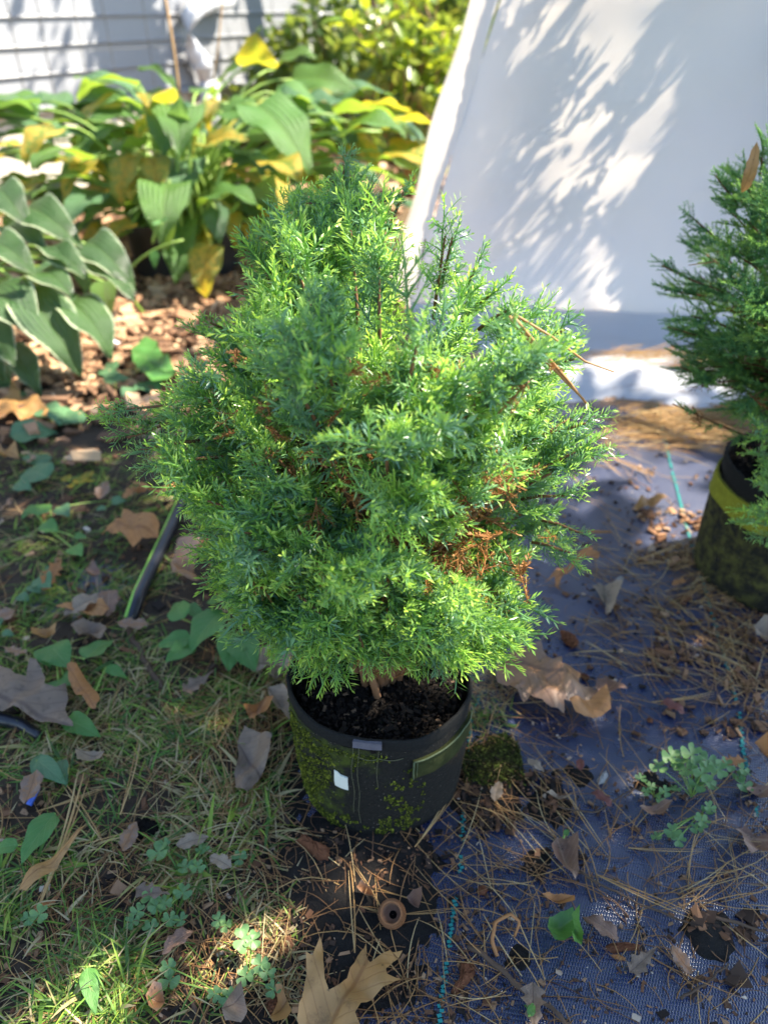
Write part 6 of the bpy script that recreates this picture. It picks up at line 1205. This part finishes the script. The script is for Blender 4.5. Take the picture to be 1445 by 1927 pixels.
# grass
rr = np.random.default_rng(44)
def grass(n, x0, y0, x1, y1, hr=(.02, .055), dry=.35, lay=.9):
    px_ = rr.uniform(x0, x1, n); py_ = rr.uniform(y0, y1, n); g = np.array([G(a, b) for a, b in zip(px_, py_)]); k = (vnoise(g[:, 0], g[:, 1], 14, 55) * .6 + vnoise(g[:, 0], g[:, 1], 32, 56) * .4) > rr.uniform(.36, .66, n); g = g[k]; n = len(g)
    g[:, 2] = top_h(g[:, 0], g[:, 1]) - .002; a = rr.uniform(0, 6.28, n); L = rr.uniform(*hr, n); w = rr.uniform(.0004, .0011, n) * np.where(rr.uniform(0, 1, n) < .08, 2.2, 1); K = 5; s = np.linspace(0, 1, K)
    el = np.clip(rr.uniform(.25, 1.3, n) * (1.2 - lay * .5), .1, 1.4)[:, None] - (rr.uniform(.4, 1.7, n))[:, None] * s[None]
    st = (L / (K - 1))[:, None]; H_ = np.cumsum(np.cos(el) * st, 1) - np.cos(el[:, :1]) * st; Z = np.cumsum(np.sin(el) * st, 1) - np.sin(el[:, :1]) * st
    C = np.stack([g[:, 0:1] + H_ * np.cos(a)[:, None], g[:, 1:2] + H_ * np.sin(a)[:, None], np.maximum(g[:, 2:3] + Z, g[:, 2:3] + .001)], 2)
    wv = (w[:, None] * np.array([.8, 1, .9, .6, .08])[None])[:, :, None] * np.stack([-np.sin(a), np.cos(a), rr.normal(0, .4, n)], 1)[:, None]
    V = np.stack([C - wv, C + wv], 2).reshape(-1, 3); i = np.arange(K - 1) * 2; Fq = np.stack([i, i + 1, i + 3, i + 2], 1); F = ((np.arange(n) * K * 2)[:, None, None] + Fq[None]).reshape(-1, 4)
    t = np.where(rr.uniform(0, 1, n) < dry * 2 * vnoise(g[:, 0], g[:, 1], 9, 57), rr.uniform(.78, 1, n), np.clip(rr.uniform(.0, .75, n) + .4 * (vnoise(g[:, 0], g[:, 1], 18, 58) - .5), 0, .75)); return V, F, np.repeat(t, K * 2)
parts_ = [grass(7000, -60, 1270, 520, 1640, (.02, .06), .3), grass(7200, -60, 1640, 400, 1960, (.02, .05), .28), grass(6400, -60, 840, 330, 1270, (.02, .05), .25), grass(900, 430, 1640, 560, 1930, (.015, .035), .6), grass(500, 870, 1250, 960, 1480, (.015, .03), .7), grass(500, 300, 1230, 560, 1400, (.02, .05), .5), grass(1600, -60, 1700, 260, 1960, (.025, .06), .15, .3)]
VV, FF, TT, n0 = [], [], [], 0
for V, F, T in parts_: VV.append(V); FF.append(F + n0); TT.append(T); n0 += len(V)
setp(link('grass', mesh_np('grass', np.concatenate(VV), np.concatenate(FF), M['grass'], np.concatenate(TT))), 'matted green and dry grass left of the pots', kind='stuff')
# bark crumbs and soil grains
rr = np.random.default_rng(52)
def crumb_zone(n, x0, y0, x1, y1, size, clump=True, cl=(0, 1)):
    px_ = rr.uniform(x0, x1, n); py_ = rr.uniform(y0, y1, n); g = np.array([G(a, b) for a, b in zip(px_, py_)])
    if clump: g = g[(vnoise(g[:, 0], g[:, 1], 22, 66) * .6 + vnoise(g[:, 0], g[:, 1], 60, 67) * .4) > rr.uniform(.3, .75, n)]
    g[:, 2] = top_h(g[:, 0], g[:, 1]) + .0006; V, F, T = bits(g, size, rr, .5, .35); return V, F, cl[0] + (cl[1] - cl[0]) * T
cz = [crumb_zone(2600, 840, 1280, 1460, 1930, .0031), crumb_zone(1500, 1000, 850, 1460, 1300, .0042), crumb_zone(1800, 480, 1560, 880, 1930, .0036, cl=(0, .95)), crumb_zone(1500, 0, 1280, 560, 1930, .006), crumb_zone(900, 1230, 1120, 1460, 1380, .0065, cl=(.3, .9)), crumb_zone(250, 1200, 960, 1330, 1060, .009, cl=(.6, .97)), crumb_zone(700, 0, 850, 480, 1280, .009), crumb_zone(500, 1290, 1720, 1460, 1850, .006, cl=(.2, .8)), crumb_zone(500, 860, 1450, 1050, 1560, .006, cl=(0, .7))]
VV, FF, TT, n0 = [], [], [], 0
for V, F, T in cz: VV.append(V); FF.append(F + n0); TT.append(T); n0 += len(V)
setp(link('crumbs', mesh_np('crumbs', np.concatenate(VV), np.concatenate(FF), M['crumb'], np.concatenate(TT), smooth=False)), 'bark crumbs, seeds and soil grains on the mat', kind='stuff')
# wood chip mulch at the back left
g = np.column_stack([rr.uniform(-1.7, .25, 9000), rr.uniform(1.35, 3.3, 9000), np.zeros(9000)]); kk = rr.uniform(0, 1, 9000) < smoothstep(1.3, 1.9, g[:, 1] + .25 * (vnoise(g[:, 0], g[:, 1], 5, 71) - .5)); g = g[kk]
g[:, 2] = np.maximum(0, soil_h(g[:, 0], g[:, 1])) + .006 + rr.uniform(0, .02, len(g)); V, F, T = bits(g, .025, rr, .5, .25)
setp(link('mulch', mesh_np('mulch', V, F, M['chip'], T, smooth=False)), 'sunlit wood chip mulch behind the shrub at left', kind='stuff')
g = np.column_stack([rr.uniform(-4, 3, 5000), rr.uniform(3.0, 7.5, 5000), np.full(5000, -.01)]); V, F, T = bits(g, .06, rr, .6, .15)
setp(link('leaf_litter', mesh_np('leaf_litter', V, F, M['chip'], T, smooth=False)), 'leaf litter under the bushes by the house wall', kind='stuff')
